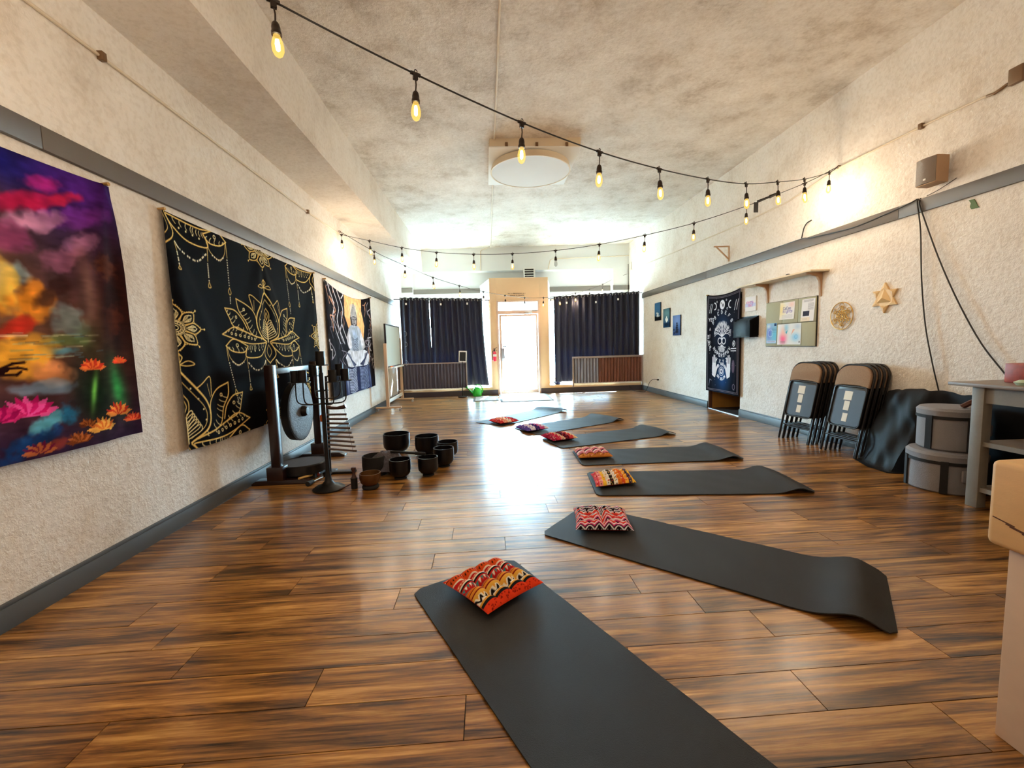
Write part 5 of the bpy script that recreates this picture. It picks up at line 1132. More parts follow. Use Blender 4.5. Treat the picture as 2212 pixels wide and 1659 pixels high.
# ================================================================= folding chairs leaning on the right wall
M['chairmetal'] = mat('brown_black_chair_metal', rgb(15, 11, 11), 0.36, spec=0.4)
M['chairpad'] = mat('brown_tweed', rgb(150, 122, 96), 0.85, var=0.5, vscale=160, bump=0.3, bscale=300)
M['pan'] = mat('seat_pan_blue_grey', rgb(48, 50, 62), 0.5, var=0.15, vscale=20)
M['sticker'] = mat('sticker_paper', rgb(226, 220, 204), 0.6)
M['stickertext'] = mat('sticker_ink', rgb(150, 140, 126), 0.7)
TH_ = math.radians(12)
def LN(a, c, b): return (a, c * math.cos(TH_) - b * math.sin(TH_), b * math.cos(TH_) + c * math.sin(TH_) + 0.002)
def pr(m, poly, c0, c1): return m.prism(poly, c0, c1, lambda u, v, w: LN(u, w, v))
def rrect(x0, x1, y0, y1, r, n=5, bot=None):
    bot = r if bot is None else bot; P = []
    for cx, cy, rr_, s in ((x1 - r, y1 - r, r, 0), (x0 + r, y1 - r, r, 1), (x0 + bot, y0 + bot, bot, 2), (x1 - bot, y0 + bot, bot, 3)):
        for k in range(n + 1): t = (s + k / n) * PI / 2; P.append((cx + rr_ * math.cos(t), cy + rr_ * math.sin(t)))
    return P
def make_chair():
    t = thing('folding_chair', 'x', 'chair', (0, 0, 0), 0.0, 'folded chairs leaning on the right wall')
    arch = [LN(-0.215, 0, 0.04), LN(-0.215, 0, 0.4), LN(-0.215, 0, 0.8)] + [LN(-0.215 + 0.13 * (1 - math.cos(k / 6 * PI / 2)), 0, 0.83 + 0.135 * math.sin(k / 6 * PI / 2)) for k in range(7)]
    arch += [LN(-q_, 0, z_) for q_, z_ in [(-0.215 + 0.13 * (1 - math.cos(k / 6 * PI / 2)), 0.83 + 0.135 * math.sin(k / 6 * PI / 2)) for k in range(6, -1, -1)]] + [LN(0.215, 0, 0.8), LN(0.215, 0, 0.4), LN(0.215, 0, 0.04)]
    MB().tube(arch, 0.0125, 8).build('main_frame', M['chairmetal'], t, smooth=True)
    for s in (-1, 1):
        MB().tube([LN(s * 0.178, -0.022, 0.03), LN(s * 0.178, -0.022, 0.66)], 0.011, 8).build('rear_leg', M['chairmetal'], t, smooth=True)
        for a, c in ((s * 0.215, 0), (s * 0.178, -0.022)): MB().cyl(LN(a, c, 0.0), LN(a, c, 0.05), 0.0095, 0.011, 8).build('foot_cap', M['blackmat'], t, smooth=True)
        MB().obox(LN(s * 0.2, -0.01, 0.34), (0.03, 0.01, 0.05), Matrix.Rotation(TH_, 3, 'X')).build('pivot_plate', M['chairmetal'], t)
    MB().tube([LN(-0.178, -0.022, 0.17), LN(0.178, -0.022, 0.17)], 0.008, 6).build('rear_crossbar', M['chairmetal'], t, smooth=True)
    MB().tube([LN(-0.215, 0, 0.19), LN(0.215, 0, 0.19)], 0.008, 6).build('front_crossbar', M['chairmetal'], t, smooth=True)
    top = [(-0.205, 0.725)] + [(-0.205 + 0.145 * (1 - math.cos(k / 7 * PI / 2)), 0.825 + 0.13 * math.sin(k / 7 * PI / 2)) for k in range(8)] + [(0.205 - 0.145 * (1 - math.cos(k / 7 * PI / 2)), 0.825 + 0.13 * math.sin(k / 7 * PI / 2)) for k in range(7, -1, -1)] + [(0.205, 0.725), (0.1, 0.745), (-0.1, 0.745)]
    pr(MB(), top, -0.006, 0.03).build('backrest_pad', M['chairpad'], t, bevel=0.011, segs=3)
    seat = pr(MB(), rrect(-0.19, 0.19, 0.30, 0.735, 0.03, 5, 0.05), 0.0, 0.016).build('seat', M['chairmetal'], t, bevel=0.004)
    rim = [LN(x, 0.022, y) for x, y in rrect(-0.188, 0.188, 0.302, 0.732, 0.03, 5, 0.05)]; MB().tube(rim, 0.009, 6, closed=True).build('seat_rim', M['chairmetal'], seat, smooth=True)
    pr(MB(), rrect(-0.172, 0.172, 0.318, 0.70, 0.02, 4, 0.035), 0.014, 0.018).build('seat_pan', M['pan'], seat)
    for (a0, a1, b0, b1, n_) in ((-0.035, 0.06, 0.585, 0.68, 5), (-0.025, 0.04, 0.475, 0.575, 6), (-0.03, 0.03, 0.355, 0.445, 3)):
        s_ = pr(MB(), [(a0, b0), (a1, b0), (a1, b1), (a0, b1)], 0.018, 0.0195).build('sticker', M['sticker'], seat)
    return t
proto = make_chair(); first = True
def chair(x, y, rz, label):
    global first
    o_ = proto if first else copy_tree(proto); first = False
    o_.location = (x, y, 0); o_.rotation_euler = (0, 0, rz); o_['label'] = label
NTH = ['front', 'second', 'third', 'rearmost']
for k in range(4): chair(3.675 + 0.068 * k, 4.86 + 0.012 * k, math.radians(97 - k), '%s black folding chair with brown pad in the leaning stack nearer the doorway' % NTH[k])
for k in range(4): chair(3.70 + 0.062 * k, 4.235 + 0.01 * k, math.radians(92 - 0.5 * k), '%s black folding chair with brown pad in the leaning stack nearer the drum cases' % NTH[k])

# ================================================================= black cover, drum cases
M['tarp'] = mat('black_nylon', rgb(9, 10, 14), 0.6, var=0.2, vscale=8, spec=0.2)
m_ = MB(); nu, nv = 44, 22
prof = [(4.07, 0.66), (4.02, 0.735), (3.95, 0.74), (3.89, 0.62), (3.83, 0.42), (3.75, 0.2), (3.66, 0.03), (3.60, 0.004)]
pc = catmull([(a, 0, b_) for a, b_ in prof], 4); rr = random.Random(9)
for i in range(nu + 1):
    u = i / nu; y = 3.97 - u * 1.12
    for q in pc:
        e = max(0, 1 - u / 0.16); z = q.z * (1 - 0.05 * e) - 0.03 * u * (q.z > 0.5); out = q.x
        yy = y + 0.10 * e * (0.74 - q.z) * 1.1 - 0.02
        w_ = 0.016 * math.sin(9 * u + 14 * q.z) + 0.012 * math.sin(31 * u - 9 * q.z + 1) + 0.006 * math.sin(57 * u + 23 * q.z)
        out += w_ * (1 if 3.62 < q.x < 4.0 else 0.2) + 0.14 * e * (1 - q.z / 0.75) ** 2 * 0.6 + 0.02 * e
        bq = min(1, max(0, (3.56 - yy) / 0.12)); out = out + (max(out, 4.0) - out) * bq
        m_.V.append((min(out, 4.085), yy, max(z + 0.5 * w_ * (q.z > 0.05), 0.003)))
n_ = len(pc)
for i in range(nu):
    for k in range(n_ - 1): m_.F.append((i * n_ + k, i * n_ + k + 1, (i + 1) * n_ + k + 1, (i + 1) * n_ + k))
m_.V += [(4.088, 3.95, 0.66), (4.088, 3.99, 0.003), (4.088, 2.85, 0.66), (4.088, 2.85, 0.003)]; a_ = len(m_.V) - 4
m_.F.append(tuple([a_] + list(range(n_)) + [a_ + 1])); m_.F.append(tuple([a_ + 2] + [nu * n_ + k for k in range(n_)] + [a_ + 3]))
m_.F.append(tuple([a_] + [i * n_ for i in range(nu + 1)] + [a_ + 2]))
tag(m_.build('equipment_cover', M['tarp'], smooth=True), 'large black nylon cover slumped against the wall behind the drum cases', 'cover')
M['case'] = mat('grey_case_fabric', rgb(132, 130, 134), 0.7, var=0.12, vscale=10, bump=0.3, bscale=160)
def drumcase(x, y, z, r, h, label, ang):
    t = thing('drum_case', label, 'drum case', (x, y, z), group='round drum cases')
    def wob(m):
        m.V = [(x + (a - x) * (1 + 0.012 * math.sin(5 * math.atan2(b_ - y, a - x) + 12 * c)), y + (b_ - y) * (1 + 0.012 * math.sin(5 * math.atan2(b_ - y, a - x) + 12 * c)), c) for a, b_, c in m.V]; return m
    wob(MB().lathe([(0, 0), (r - 0.012, 0), (r, 0.012), (r * 1.01, h * 0.4), (r, h - 0.055), (0, h - 0.055)], (x, y, z), 40)).build('body', M['case'], t, smooth=True)
    wob(MB().lathe([(r + 0.006, h - 0.06), (r + 0.008, h - 0.02), (r - 0.01, h), (r * 0.5, h + 0.006), (0, h + 0.004)], (x, y, z), 40)).build('lid', M['case'], t, smooth=True)
    MB().lathe([(r + 0.005, h - 0.085), (r + 0.009, h - 0.085), (r + 0.009, h - 0.06), (r + 0.005, h - 0.06)], (x, y, z), 40).build('zip_band', M['blackmat'], t, smooth=True)
    for a in (ang, ang + 1.25, ang - 1.2):
        d = Vector((math.cos(a), math.sin(a), 0)); n2 = Vector((-d.y, d.x, 0)); p0 = Vector((x, y, z)) + d * (r + 0.008); mt = Matrix((n2, d, (0, 0, 1))).transposed()
        MB().obox((p0.x, p0.y, z + h * 0.42), (0.045, 0.012, h * 0.8), mt).build('strap', M['blackmat'], t)
    d = Vector((math.cos(ang + 0.62), math.sin(ang + 0.62), 0)); n2 = Vector((-d.y, d.x, 0)); p0 = Vector((x, y, 0)) + d * (r + 0.012); mt = Matrix((n2, d, (0, 0, 1))).transposed()
    MB().obox((p0.x, p0.y, z + h * 0.5), (0.12, 0.022, 0.09), mt).build('pocket', M['case'], t, bevel=0.008)
    return t
drumcase(3.70, 3.17, 0.002, 0.235, 0.315, 'lower round grey drum case standing on the floor beside the table', -2.45)
drumcase(3.745, 3.19, 0.325, 0.20, 0.335, 'upper round grey drum case stacked beside the table', -1.85)
M['leather'] = mat('brown_leather', rgb(86, 46, 34), 0.5)
m_ = MB().tube(catmull([(3.70, 3.08, 0.674), (3.75, 3.05, 0.715), (3.82, 3.07, 0.715), (3.86, 3.10, 0.674)], 5), [0.02] * 16, 6)
m_.V = [(a, b_, max(c, 0.667)) for a, b_, c in m_.V]
tag(m_.build('leather_strap', M['leather'], smooth=True), 'brown leather handle lying on the upper drum case', 'handle')

# ================================================================= grey console table
M['tablegrey'] = mat('taupe_table_paint', rgb(126, 120, 110), 0.5, var=0.12, vscale=14, bump=0.1)
M['tabletop'] = mat('taupe_table_top', rgb(118, 100, 84), 0.4, var=0.15, vscale=10)
tb = thing('console_table', 'taupe wooden console table with shelves at the right edge', 'table', (3.75, 2.1, 0))
MB().box(3.425, 4.085, 1.25, 2.955, 0.868, 0.893).build('table_top', M['tabletop'], tb, bevel=0.003)
for x in (3.46, 3.99):
    for y in (2.745, 1.32): MB().box(x, x + 0.07, y, y + 0.075, 0, 0.868).build('leg', M['tablegrey'], tb, bevel=0.003)
MB().box(3.475, 3.495, 1.395, 2.745, 0.755, 0.868).build('apron', M['tablegrey'], tb)
MB().box(3.53, 3.99, 2.77, 2.79, 0.755, 0.868).build('apron', M['tablegrey'], tb)
for z in (0.478, 0.148): 
    MB().box(3.50, 4.05, 1.33, 2.79, z - 0.022, z).build('shelf', M['tabletop'], tb, bevel=0.002)
    MB().box(3.475, 3.50, 1.395, 2.745, z - 0.03, z + 0.002).build('shelf_rail', M['tablegrey'], tb)
M['redbox'] = mat('red_brown_box', rgb(150, 54, 30), 0.4, var=0.7, vscale=24)
tx = thing('tissue_box', 'red and brown patterned tissue box on the console table', 'tissue box', (3.70, 2.68, 0.893))
MB().obox((3.735, 2.68, 0.961), (0.14, 0.23, 0.135)).build('box', M['redbox'], tx, bevel=0.004)
MB().add([(3.735 + 0.035 * math.cos(t), 2.68 + 0.06 * math.sin(t), 1.026) for t in np.linspace(0, 2 * PI, 9)[:-1]] + [(3.735 + 0.02 * math.cos(t) * (1 + 0.5 * (k % 2)), 2.67 + 0.05 * math.sin(t), 1.07 + 0.02 * (k % 2)) for k, t in enumerate(np.linspace(0, 2 * PI, 9)[:-1])],
         [(k, (k + 1) % 8, 8 + (k + 1) % 8, 8 + k) for k in range(8)] + [tuple(range(8, 16))]).build('tissue', M['white'], tx, smooth=True)
M['mint'] = mat('mint_glaze', rgb(190, 214, 190), 0.3)
tag(MB().lathe([(0, 0), (0.03, 0), (0.045, 0.02), (0.02, 0.035), (0, 0.03)], (3.55, 2.60, 0.893), 16).build('trinket_dish', M['mint'], smooth=True), 'small mint green dish in front of the tissue box', 'dish')
# pale wooden cabinet close to the viewer
M['plyw'] = mat('pale_sanded_wood', rgb(216, 170, 112), 0.6, var=0.1, vscale=7, stretch=(1, 1, 5), bump=0.06, bscale=90)
M['plyg'] = mat('pale_board', rgb(206, 172, 142), 0.65, var=0.07, vscale=20)
cb_ = thing('pale_cabinet', 'pale wooden block top on a narrower pedestal at the lower right edge', 'cabinet', (1.85, 0.85, 0))
MB().box(1.545, 2.2, 0.55, 1.135, 0, 0.605).build('pedestal', M['plyg'], cb_, bevel=0.004)
MB().box(1.515, 2.25, 0.5, 1.175, 0.606, 0.868).build('block_top', M['plyw'], cb_, bevel=0.018, segs=3)
m_ = MB()
for k, (y, z, l) in enumerate(((1.13, 0.69, 0.055), (1.10, 0.68, 0.05), (1.085, 0.674, 0.06), (1.07, 0.668, 0.03))): m_.obox((1.5145, y, z), (0.002, l, 0.003), Matrix.Rotation(0.2, 3, 'X'))
m_.build('knot_mark', M['jambdark'], cb_)
tag(MB().box(1.60, 1.72, 0.98, 1.13, 0.868, 0.878).build('wooden_coaster', M['beech'], bevel=0.002), 'thin wooden coaster on top of the pale block', 'coaster')

# ================================================================= right wall: pictures, shelf, boards
def art(y0, y1, z0, z1, label, fn, res=0.012):
    t = thing('canvas_picture', label, 'picture', (XR - 0.012, (y0 + y1) / 2, z0), group='small canvas pictures on the right wall')
    MB().box(XR - 0.022, XR - 0.001, y0, y1, z0, z1).build('canvas', M['blackmat'], t, bevel=0.001)
    p = Paint(y1 - y0, z1 - z0, res, (40, 70, 100)); fn(p); sheet('print', p, lambda U, V: (np.full_like(U, XR - 0.0235), y1 - U, z0 + V), M['paperprint'], t)
def a1(p):
    p.blob(0.17, 0.3, 0.3, 0.2, (60, 104, 140), 0.8); p.poly([(0, 0), (0.4, 0), (0.4, 0.08), (0, 0.1)], (14, 20, 28))
    for x, y, r in ((0.14, 0.17, 0.04), (0.2, 0.15, 0.045), (0.17, 0.11, 0.05), (0.25, 0.1, 0.03)): p.dot(x, y, r, (200, 206, 210), 1, r * 0.6)
    p.dot(0.12, 0.06, 0.05, (20, 26, 32), 1, 0.025)
def a2(p):
    p.blob(0.17, 0.32, 0.3, 0.15, (110, 150, 150), 0.8); p.poly([(0, 0), (0.4, 0), (0.4, 0.12), (0, 0.1)], (20, 50, 80))
    for x, y, r in ((0.18, 0.22, 0.03), (0.14, 0.18, 0.03), (0.22, 0.17, 0.035), (0.18, 0.15, 0.04)): p.dot(x, y, r, (226, 230, 228))
    p.dot(0.18, 0.06, 0.1, (16, 30, 50), 1, 0.03)
def a3(p):
    p.blob(0.2, 0.33, 0.3, 0.2, (120, 140, 190), 0.9); p.blob(0.2, 0.05, 0.3, 0.08, (60, 70, 110), 0.8)
    for k, (x, w_) in enumerate(((0.2, 0.075), (0.21, 0.06), (0.2, 0.05), (0.21, 0.038), (0.205, 0.03))): p.dot(x, 0.07 + 0.045 * k, w_, (24, 28, 44), 1, 0.022)
    for x, y in ((0.06, 0.12), (0.08, 0.05)): p.dot(x, y, 0.03, (24, 26, 40), 1, 0.015)
art(9.76, 10.10, 1.75, 2.165, 'small blue picture of white flowers and stones, highest of three', a1)
art(9.26, 9.60, 1.565, 1.985, 'small blue green picture of a white flower, middle of three', a2)
art(8.74, 9.10, 1.375, 1.80, 'small lilac picture of stacked stones, lowest of three', a3)
M['shelfw'] = mat('cream_shelf', rgb(222, 206, 176), 0.5); M['brk'] = mat('brown_bracket', rgb(176, 136, 98), 0.5)
sh = thing('wall_shelf', 'cream wall shelf on two brackets above the notice board', 'shelf', (XR - 0.1, 5.6, 1.75))
MB().box(XR - 0.235, XR - 0.001, 4.90, 6.40, 2.03, 2.05).build('board', M['shelfw'], sh, bevel=0.002)
for y in (6.0, 5.02):
    m_ = MB().prism([(XR - 0.20, 2.03), (XR - 0.20, 2.018), (XR - 0.06, 1.985), (XR - 0.028, 1.93), (XR - 0.012, 1.76), (XR - 0.001, 1.74), (XR - 0.001, 2.03)], y - 0.02, y + 0.02, lambda u, v, w: (u, w, v)); m_.build('bracket', M['brk'], sh, bevel=0.003)
tag(MB().lathe([(0, 0), (0.03, 0), (0.025, 0.02), (0, 0.028)], (XR - 0.16, 5.38, 2.05), 12).build('dark_knob', M['black'], smooth=True), 'tiny dark object on the cream wall shelf', 'knob')
sbk = MB().box(XR - 0.012, XR - 0.001, 7.0, 7.03, 2.55, 2.80).box(XR - 0.26, XR - 0.012, 7.0, 7.03, 2.785, 2.80); sbk.prism([(XR - 0.23, 2.785), (XR - 0.205, 2.785), (XR - 0.005, 2.60), (XR - 0.005, 2.575)], 7.005, 7.025, lambda u, v, w: (u, w, v))
tag(sbk.build('shelf_bracket', M['brk']), 'empty triangular shelf bracket above the doorway hanging', 'bracket')
# notice board in panels
M['felt2'] = mat('sage_felt', rgb(176, 176, 150), 0.9, var=0.06, vscale=60)
nb = thing('notice_board', 'sage green notice board in panels below the cream shelf', 'notice board', (XR - 0.01, 5.53, 1.14))
MB().box(XR - 0.012, XR - 0.001, 5.055, 6.005, 1.135, 1.76).build('backing', M['blackmat'], nb)
for (a, b_, z0, z1) in ((5.06, 5.36, 1.45, 1.755), (5.366, 5.655, 1.45, 1.755), (5.661, 6.0, 1.45, 1.755), (5.06, 5.655, 1.14, 1.444), (5.661, 6.0, 1.14, 1.444)): MB().box(XR - 0.022, XR - 0.012, a, b_, z0, z1).build('panel', M['felt2'], nb, bevel=0.002)
def paper(y0, y1, z0, z1, label, fn, bg, skew=0.0, res=0.004, x=XR - 0.0235):
    W, H = y1 - y0, z1 - z0; p = Paint(W, H, res, bg); fn(p, W, H)
    o_ = sheet('flyer', p, lambda U, V: (x - 0.001 - 0.004 * (1 - V / H) ** 2, y1 - U + skew * (1 - V / H), z0 + V), M['paperprint'])
    return tag(o_, label, 'flyer', 'papers pinned on the wall')
def lines(p, x0, x1, y0, y1, n, c=(120, 120, 128), wd=0.003):
    r_ = random.Random(n)
    for k in range(n):
        y = y1 - (y1 - y0) * k / max(1, n - 1); x = x0
        while x < x1:
            l = r_.uniform(0.008, 0.025); p.stroke([(x, y), (min(x + l, x1), y)], wd, c); x += l + 0.006
def word(p, t, x, y, h, wd, c, gap=0.9):
    for i, ch_ in enumerate(t): letter(p, ch_, x + i * h * gap, y, h, wd, c)
def f1(p, W, H):
    p.blob(0.02, H * 0.6, 0.08, 0.1, (250, 226, 150), 0.8); p.blob(W * 0.8, H * 0.85, 0.06, 0.04, (250, 210, 200), 0.7)
    word(p, 'CaCao', 0.075, H * 0.58, 0.034, 0.007, (130, 130, 170)); word(p, 'Nights', 0.075, H * 0.40, 0.034, 0.007, (150, 140, 190)); lines(p, 0.05, W - 0.03, 0.02, H * 0.27, 5, (190, 190, 200))
def f2(p, W, H):
    lines(p, 0.03, W - 0.03, H * 0.88, H * 0.95, 3, (130, 130, 140)); lines(p, W * 0.5, W - 0.02, H * 0.52, H * 0.8, 8, (120, 120, 130)); p.poly([(0.03, H * 0.24), (W * 0.62, H * 0.24), (W * 0.62, H * 0.47), (0.03, H * 0.47)], (40, 38, 50)); lines(p, 0.05, W * 0.58, H * 0.28, H * 0.43, 4, (90, 86, 104)); p.poly([(0, 0), (W * 0.7, 0), (W * 0.7, H * 0.18), (0, H * 0.18)], (240, 226, 206)); lines(p, 0.03, W * 0.5, 0.02, H * 0.13, 3, (200, 190, 180))
def f3(p, W, H):
    p.blob(W * 0.3, H * 0.5, 0.06, 0.09, (110, 120, 210), 0.9); p.blob(W * 0.8, H * 0.4, 0.06, 0.08, (110, 200, 226), 0.9); p.blob(W * 0.2, H * 0.85, 0.04, 0.03, (226, 240, 244), 0.9); p.poly([(W * 0.75, H * 0.85), (W * 0.95, H * 0.85), (W * 0.95, H * 0.98), (W * 0.75, H * 0.98)], (30, 50, 90)); p.circ(W * 0.4, H * 0.5, 0.05, 0.006, (200, 226, 240)); p.poly([(0.01, 0.01), (W - 0.01, 0.01), (W - 0.01, H * 0.14), (0.01, H * 0.14)], (206, 216, 240)); lines(p, W * 0.55, W * 0.95, H * 0.55, H * 0.75, 4, (60, 100, 150)); lines(p, 0.03, W - 0.03, 0.02, H * 0.1, 2, (120, 130, 170))
def f4(p, W, H):
    p.blob(W * 0.25, H * 0.3, 0.06, 0.07, (240, 80, 130), 0.95); p.blob(W * 0.27, H * 0.6, 0.05, 0.07, (250, 190, 170), 0.8); p.poly([(W * 0.35, H * 0.6), (W * 0.45, H * 0.7), (W * 0.4, H * 0.5)], (40, 170, 190)); p.blob(W * 0.38, H * 0.8, 0.04, 0.06, (130, 200, 226), 0.7); p.poly([(W * 0.6, H * 0.45), (W * 0.74, H * 0.72), (W * 0.66, H * 0.72)], (240, 160, 130), 0.8); p.blob(W * 0.78, H * 0.35, 0.07, 0.05, (130, 200, 240), 0.9); p.blob(W * 0.85, H * 0.85, 0.06, 0.04, (190, 210, 226), 0.8); p.circ(W * 0.8, H * 0.37, 0.025, 0.004, (90, 150, 200)); lines(p, 0.06, W * 0.35, 0.02, H * 0.16, 3, (90, 90, 100)); p.poly([(W * 0.92, 0.02), (W * 0.96, 0.02), (W * 0.96, H * 0.16), (W * 0.92, H * 0.16)], (40, 40, 50))
paper(5.42, 5.70, 1.50, 1.73, 'white flyer with lilac lettering at the top middle of the notice board', f1, (240, 240, 240), 0.01)
paper(5.07, 5.29, 1.455, 1.735, 'white printed sheet with a dark picture block at the top right of the notice board', f2, (238, 238, 240), 0.02)
paper(5.76, 5.975, 1.18, 1.465, 'blue abstract flyer at the lower left of the notice board', f3, (150, 196, 224))
paper(5.295, 5.74, 1.162, 1.44, 'wide pastel pink and blue flyer at the lower middle of the notice board', f4, (236, 240, 242))
def f5(p, W, H):
    p.poly([(0, H * 0.3), (W, H * 0.3), (W, H * 0.55), (0, H * 0.55)], (206, 214, 246))
    r_ = random.Random(6)
    for (x0, x1, y) in ((W * 0.12, W * 0.78, H * 0.52), (W * 0.28, W * 0.74, H * 0.3)):
        x = x0
        while x < x1:
            c = r_.choice([(224, 100, 160), (190, 90, 180), (150, 90, 190)]); p.stroke([(x, y), (x + r_.uniform(-0.004, 0.008), y + 0.035)], 0.006, c); p.stroke([(x, y + r_.choice((0, 0.017, 0.034))), (x + 0.012, y + r_.choice((0, 0.017, 0.034)))], 0.006, c); x += 0.02
sg = thing('wall_sign', 'white square sign with pink lettering beside the doorway hanging', 'sign', (XR - 0.01, 6.385, 1.67))
MB().box(XR - 0.014, XR - 0.001, 6.25, 6.52, 1.675, 1.90).build('plate', M['white'], sg, bevel=0.003)
p = Paint(0.26, 0.215, 0.004, (242, 242, 246)); f5(p, 0.26, 0.215); sheet('print', p, lambda U, V: (np.full_like(U, XR - 0.0152), 6.515 - U, 1.68 + V), M['paperprint'], sg)
fh = thing('file_holder', 'black three tier wall file holder beside the doorway hanging', 'file holder', (XR - 0.08, 6.4, 1.28))
M['smoke'] = mat('smoked_plastic', rgb(10, 9, 11), 0.4, spec=0.06)
MB().box(XR - 0.012, XR - 0.001, 6.19, 6.62, 1.30, 1.60).build('back', M['smoke'], fh)
for k in range(3): MB().box(XR - 0.052 - 0.045 * k, XR - 0.045 - 0.045 * k, 6.19, 6.62, 1.29, 1.575 - 0.022 * k).build('pocket_front', M['smoke'], fh, bevel=0.001)
for y in (6.19, 6.612): MB().prism([(XR - 0.142, 1.285), (XR - 0.142, 1.53), (XR - 0.012, 1.595), (XR - 0.012, 1.285)], y, y + 0.006, lambda u, v, w: (u, w, v)).build('side', M['smoke'], fh)
MB().box(XR - 0.142, XR - 0.001, 6.19, 6.62, 1.28, 1.287).build('bottom', M['smoke'], fh)
# gold wire disc
M['goldw'] = mat('gilt_wood', rgb(196, 150, 64), 0.4, metal=0.35)
mc = thing('geometric_wall_disc', 'round gold filigree disc of circles and triangles on the right wall', 'wall decoration', (XR - 0.01, 4.69, 1.33))
AX, AY = (0, -1, 0), (0, 0, 1); C0 = Vector((XR - 0.012, 4.69, 1.485)); R0 = 0.155
MB().ring(C0, R0, 0.005, AX, AY, 48, 6).build('outer_ring', M['goldw'], mc, smooth=True)
PT = lambda r, a: C0 + Vector((0, -1, 0)) * (r * math.cos(a)) + Vector((0, 0, 1)) * (r * math.sin(a))
for k in range(6): MB().ring(PT(0.118, PI / 2 + k * PI / 3), 0.03, 0.0032, AX, AY, 18, 5).build('outer_circle', M['goldw'], mc, smooth=True)
for k in range(6): MB().ring(PT(0.056, PI / 2 + k * PI / 3), 0.028, 0.003, AX, AY, 16, 5).build('inner_circle', M['goldw'], mc, smooth=True)
MB().ring(C0, 0.028, 0.003, AX, AY, 16, 5).build('centre_circle', M['goldw'], mc, smooth=True)
V6 = [PT(0.118, PI / 2 + k * PI / 3) for k in range(6)]
m_ = MB()
for k in range(6):
    m_.tube([V6[k], V6[(k + 1) % 6]], 0.0028, 5); m_.tube([V6[k], V6[(k + 2) % 6]], 0.0028, 5)
    if k < 3: m_.tube([V6[k], V6[k + 3]], 0.0028, 5)
m_.build('line_lattice', M['goldw'], mc)
m_ = MB(); W6 = [PT(0.056, PI / 2 + k * PI / 3) for k in range(6)]
for k in range(6): m_.tube([W6[k], W6[(k + 2) % 6]], 0.0028, 5); m_.tube([W6[k], W6[(k + 1) % 6]], 0.0028, 5)
m_.build('inner_lattice', M['goldw'], mc)
# wooden star
M['starA'] = mat('light_star_veneer', rgb(226, 190, 134), 0.5, var=0.08, vscale=12); M['starB'] = mat('tan_star_veneer', rgb(206, 166, 106), 0.5, var=0.08, vscale=12)
star = thing('wooden_star', 'six pointed pale wooden star with raised facets on the right wall', 'wall decoration', (XR - 0.01, 4.165, 1.48))
C1 = (4.165, 1.63); 
def sp(r, a): return (C1[0] - r * math.cos(a), C1[1] + r * math.sin(a))
tips = [sp(0.155, PI / 2 + k * PI / 3) for k in range(6)]; inn = [sp(0.0895, PI / 2 + PI / 6 + k * PI / 3) for k in range(6)]
out = [q for k in range(6) for q in (tips[k], inn[k])]
MB().prism(out, XR - 0.02, XR - 0.001, lambda u, v, w: (w, u, v)).build('star_body', M['starA'], star)
for k in range(6):
    a, b_, c_ = tips[k], inn[k - 1], inn[k]; f_ = lambda q, d: (XR - 0.02 - d, q[0], q[1])
    MB().add([f_(a, 0.0), f_(b_, 0.0), f_(c_, 0.0), f_(((a[0] + b_[0] + c_[0]) / 3, (a[1] + b_[1] + c_[1]) / 3), 0.007)], [(0, 1, 3), (1, 2, 3), (2, 0, 3), (0, 2, 1)]).build('point_facet', M['starB'] if k % 2 else M['starA'], star)
t3_ = [tips[0], tips[2], tips[4]]; tri = [tuple(C1[i] + (q[i] - C1[i]) * 0.62 for i in (0, 1)) for q in t3_]
for k in range(3):
    a, b_ = tri[k], tri[(k + 1) % 3]; MB().add([(XR - 0.021, *a), (XR - 0.021, *b_), (XR - 0.046, *C1), (XR - 0.02, *C1)], [(0, 1, 2), (0, 3, 1), (1, 3, 2), (0, 2, 3)]).build('centre_facet', (M['starA'], M['starB'], M['starA'])[k], star)

# ---------------------------------------------------------------- loudspeaker, cables, leaf, socket
M['spk'] = mat('beige_speaker', rgb(182, 146, 112), 0.6); M['grille'] = mat('grey_brown_grille', rgb(128, 114, 102), 0.6, bump=0.4, bscale=260)
sk = thing('loudspeaker', 'small beige loudspeaker mounted high on the right wall', 'loudspeaker', (3.965, 3.66, 2.56), math.radians(94))
MB().prism(rrect(-0.085, 0.085, -0.075, 0.06, 0.015, 3), 0.0, 0.225, lambda u, v, w: (u, v, w)).build('cabinet', M['spk'], sk, bevel=0.004)
g_ = MB(); n_ = 12
poly = [(-0.08 + 0.16 * k / n_, 0.06 + 0.022 * math.sin(PI * k / n_)) for k in range(n_ + 1)] + [(0.08, 0.055), (-0.08, 0.055)]
g_.prism(poly, 0.006, 0.219, lambda u, v, w: (u, v, w)).build('grille', M['grille'], sk, smooth=True)
MB().box(-0.02, 0.0, 0.08, 0.084, 0.03, 0.045).build('badge', M['white'], sk)
MB().cyl((0.02, -0.075, 0.11), (0.05, -0.13, 0.11), 0.02).build('wall_mount', M['black'], sk, smooth=True)
def cable(pts, label, r=0.006, n=5): tag(MB().tube(catmull(pts, n), r, 6).build('cable', M['cord'], smooth=True), label, 'cable')
XC = XR - 0.036
cable([(XC + 0.02, 3.87, 2.508), (XC - 0.004, 3.855, 2.46), (XC, 3.815, 2.2), (XC, 3.782, 1.77), (XC, 3.724, 1.34), (XC, 3.645, 1.0), (XC + 0.01, 3.58, 0.735)], 'black cable hanging straight down to the black cover')
cable([(XC + 0.02, 3.85, 2.508), (XC - 0.004, 3.835, 2.45), (XC, 3.792, 2.317), (XC, 3.636, 1.911), (XC, 3.463, 1.526), (XC, 3.27, 1.167), (XC, 3.08, 0.906)], 'black cable swinging down to the console table')
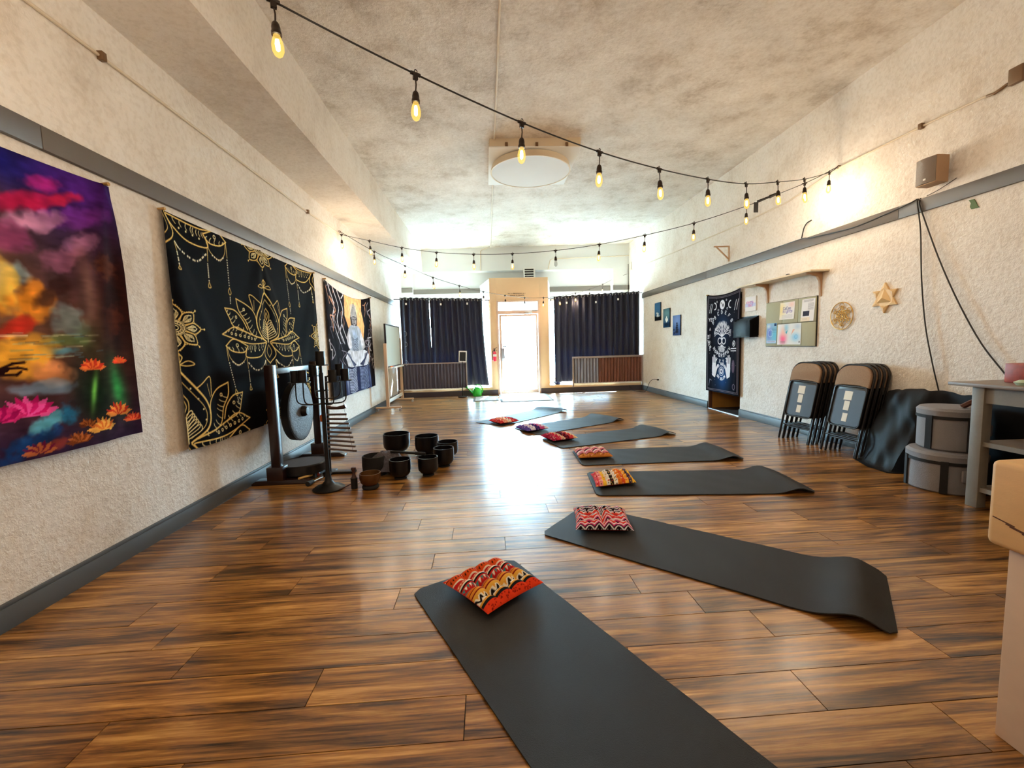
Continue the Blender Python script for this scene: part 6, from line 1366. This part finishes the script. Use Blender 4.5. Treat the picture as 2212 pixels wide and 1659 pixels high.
cable([(XR - 0.014, 10.9, 2.508), (XR - 0.016, 9.5, 2.506), (XR - 0.014, 8.1, 2.507), (XR - 0.018, 6.07, 2.507), (XR - 0.016, 5.36, 2.507), (XC, 5.2, 2.48), (XC, 4.83, 2.449), (XC, 4.52, 2.435), (XC, 4.2, 2.46), (XC, 3.96, 2.486), (XC + 0.01, 3.87, 2.507)], 'black cable draped along the right wall rail', 0.006)
cable([(XR - 0.004, 5.205, 2.70), (XR - 0.02, 5.26, 2.68), (XR - 0.02, 5.31, 2.63), (XR - 0.02, 5.345, 2.513)], 'short looped cable rising from the rail to a hole in the wall', 0.007)
tag(MB().tube(catmull([(XR - 0.003, 3.56, 2.58), (XR - 0.02, 3.68, 2.53), (XR - 0.02, 3.79, 2.508)], 5), 0.003, 5).build('speaker_wire', M['cord'], smooth=True), 'thin wire from loudspeaker down to the rail', 'wire')
cable([(XR - 0.03, 12.0 - 0.03, 3.45), (XR - 0.03, 11.965, 3.1), (XR - 0.03, 11.965, 2.6), (XR - 0.03, 11.965, 2.2)], 'black cable hanging down the right corner of the shop front', 0.007)
M['leafg'] = mat('leaf_green', rgb(70, 96, 40), 0.6)
tag(MB().prism([(3.455, 2.36), (3.415, 2.355), (3.40, 2.33), (3.385, 2.29), (3.37, 2.275), (3.43, 2.278), (3.442, 2.30), (3.437, 2.33)], XR - 0.006, XR - 0.001, lambda u, v, w: (w, u, v)).build('paper_leaf', M['leafg']), 'small green leaf cut-out below the rail on the right wall', 'leaf')
ol = thing('wall_socket', 'white wall socket with a black plug near the right corner', 'socket', (XR - 0.005, 9.88, 0.29))
MB().box(XR - 0.008, XR - 0.001, 9.82, 9.94, 0.29, 0.41).build('plate', M['white'], ol, bevel=0.002)
MB().box(XR - 0.05, XR - 0.008, 9.86, 9.90, 0.33, 0.365).build('plug', M['black'], ol, bevel=0.005)
cable([(XR - 0.05, 9.88, 0.347), (XR - 0.1, 9.98, 0.35), (XR - 0.1, 10.2, 0.27), (XR - 0.1, 10.38, 0.1), (XR - 0.14, 10.42, 0.01), (XR - 0.25, 10.5, 0.008), (XR - 0.33, 10.7, 0.008), (XR - 0.36, 10.85, 0.05), (XR - 0.37, 10.895, 0.13)], 'black power cord from the wall socket to the rusty panel', 0.006)
# pins at the tapestry corners
M['pin'] = mat('brass_pin', rgb(190, 150, 90), 0.4, metal=0.5)
for (x, sgn, y, z, lab) in ((XL, 1, 2.79, 2.285, 'pin at the top corner of the sunset tapestry'), (XL, 1, 3.24, 2.283, 'pin at the near top corner of the lotus tapestry'), (XL, 1, 5.868, 2.283, 'pin at the far top corner of the lotus tapestry'), (XL, 1, 6.275, 2.272, 'pin at the near top corner of the stone figure tapestry'), (XL, 1, 8.645, 2.272, 'pin at the far top corner of the stone figure tapestry'), (XR, -1, 6.605, 2.065, 'pin at the near top corner of the doorway hanging'), (XR, -1, 7.635, 2.065, 'pin at the far top corner of the doorway hanging')):
    tag(MB().cyl((x, y, z), (x + sgn * 0.05, y, z), 0.007, 0.011, 10).build('push_pin', M['pin'], smooth=True), lab, 'pin')

# ---------------------------------------------------------------- tidy
for me_o in (lamp_proto, bulb_proto, fil_proto): bpy.data.objects.remove(me_o)
for o_ in bpy.data.objects:
    for k_ in ('_o', '_loc'):
        if k_ in o_: del o_[k_]
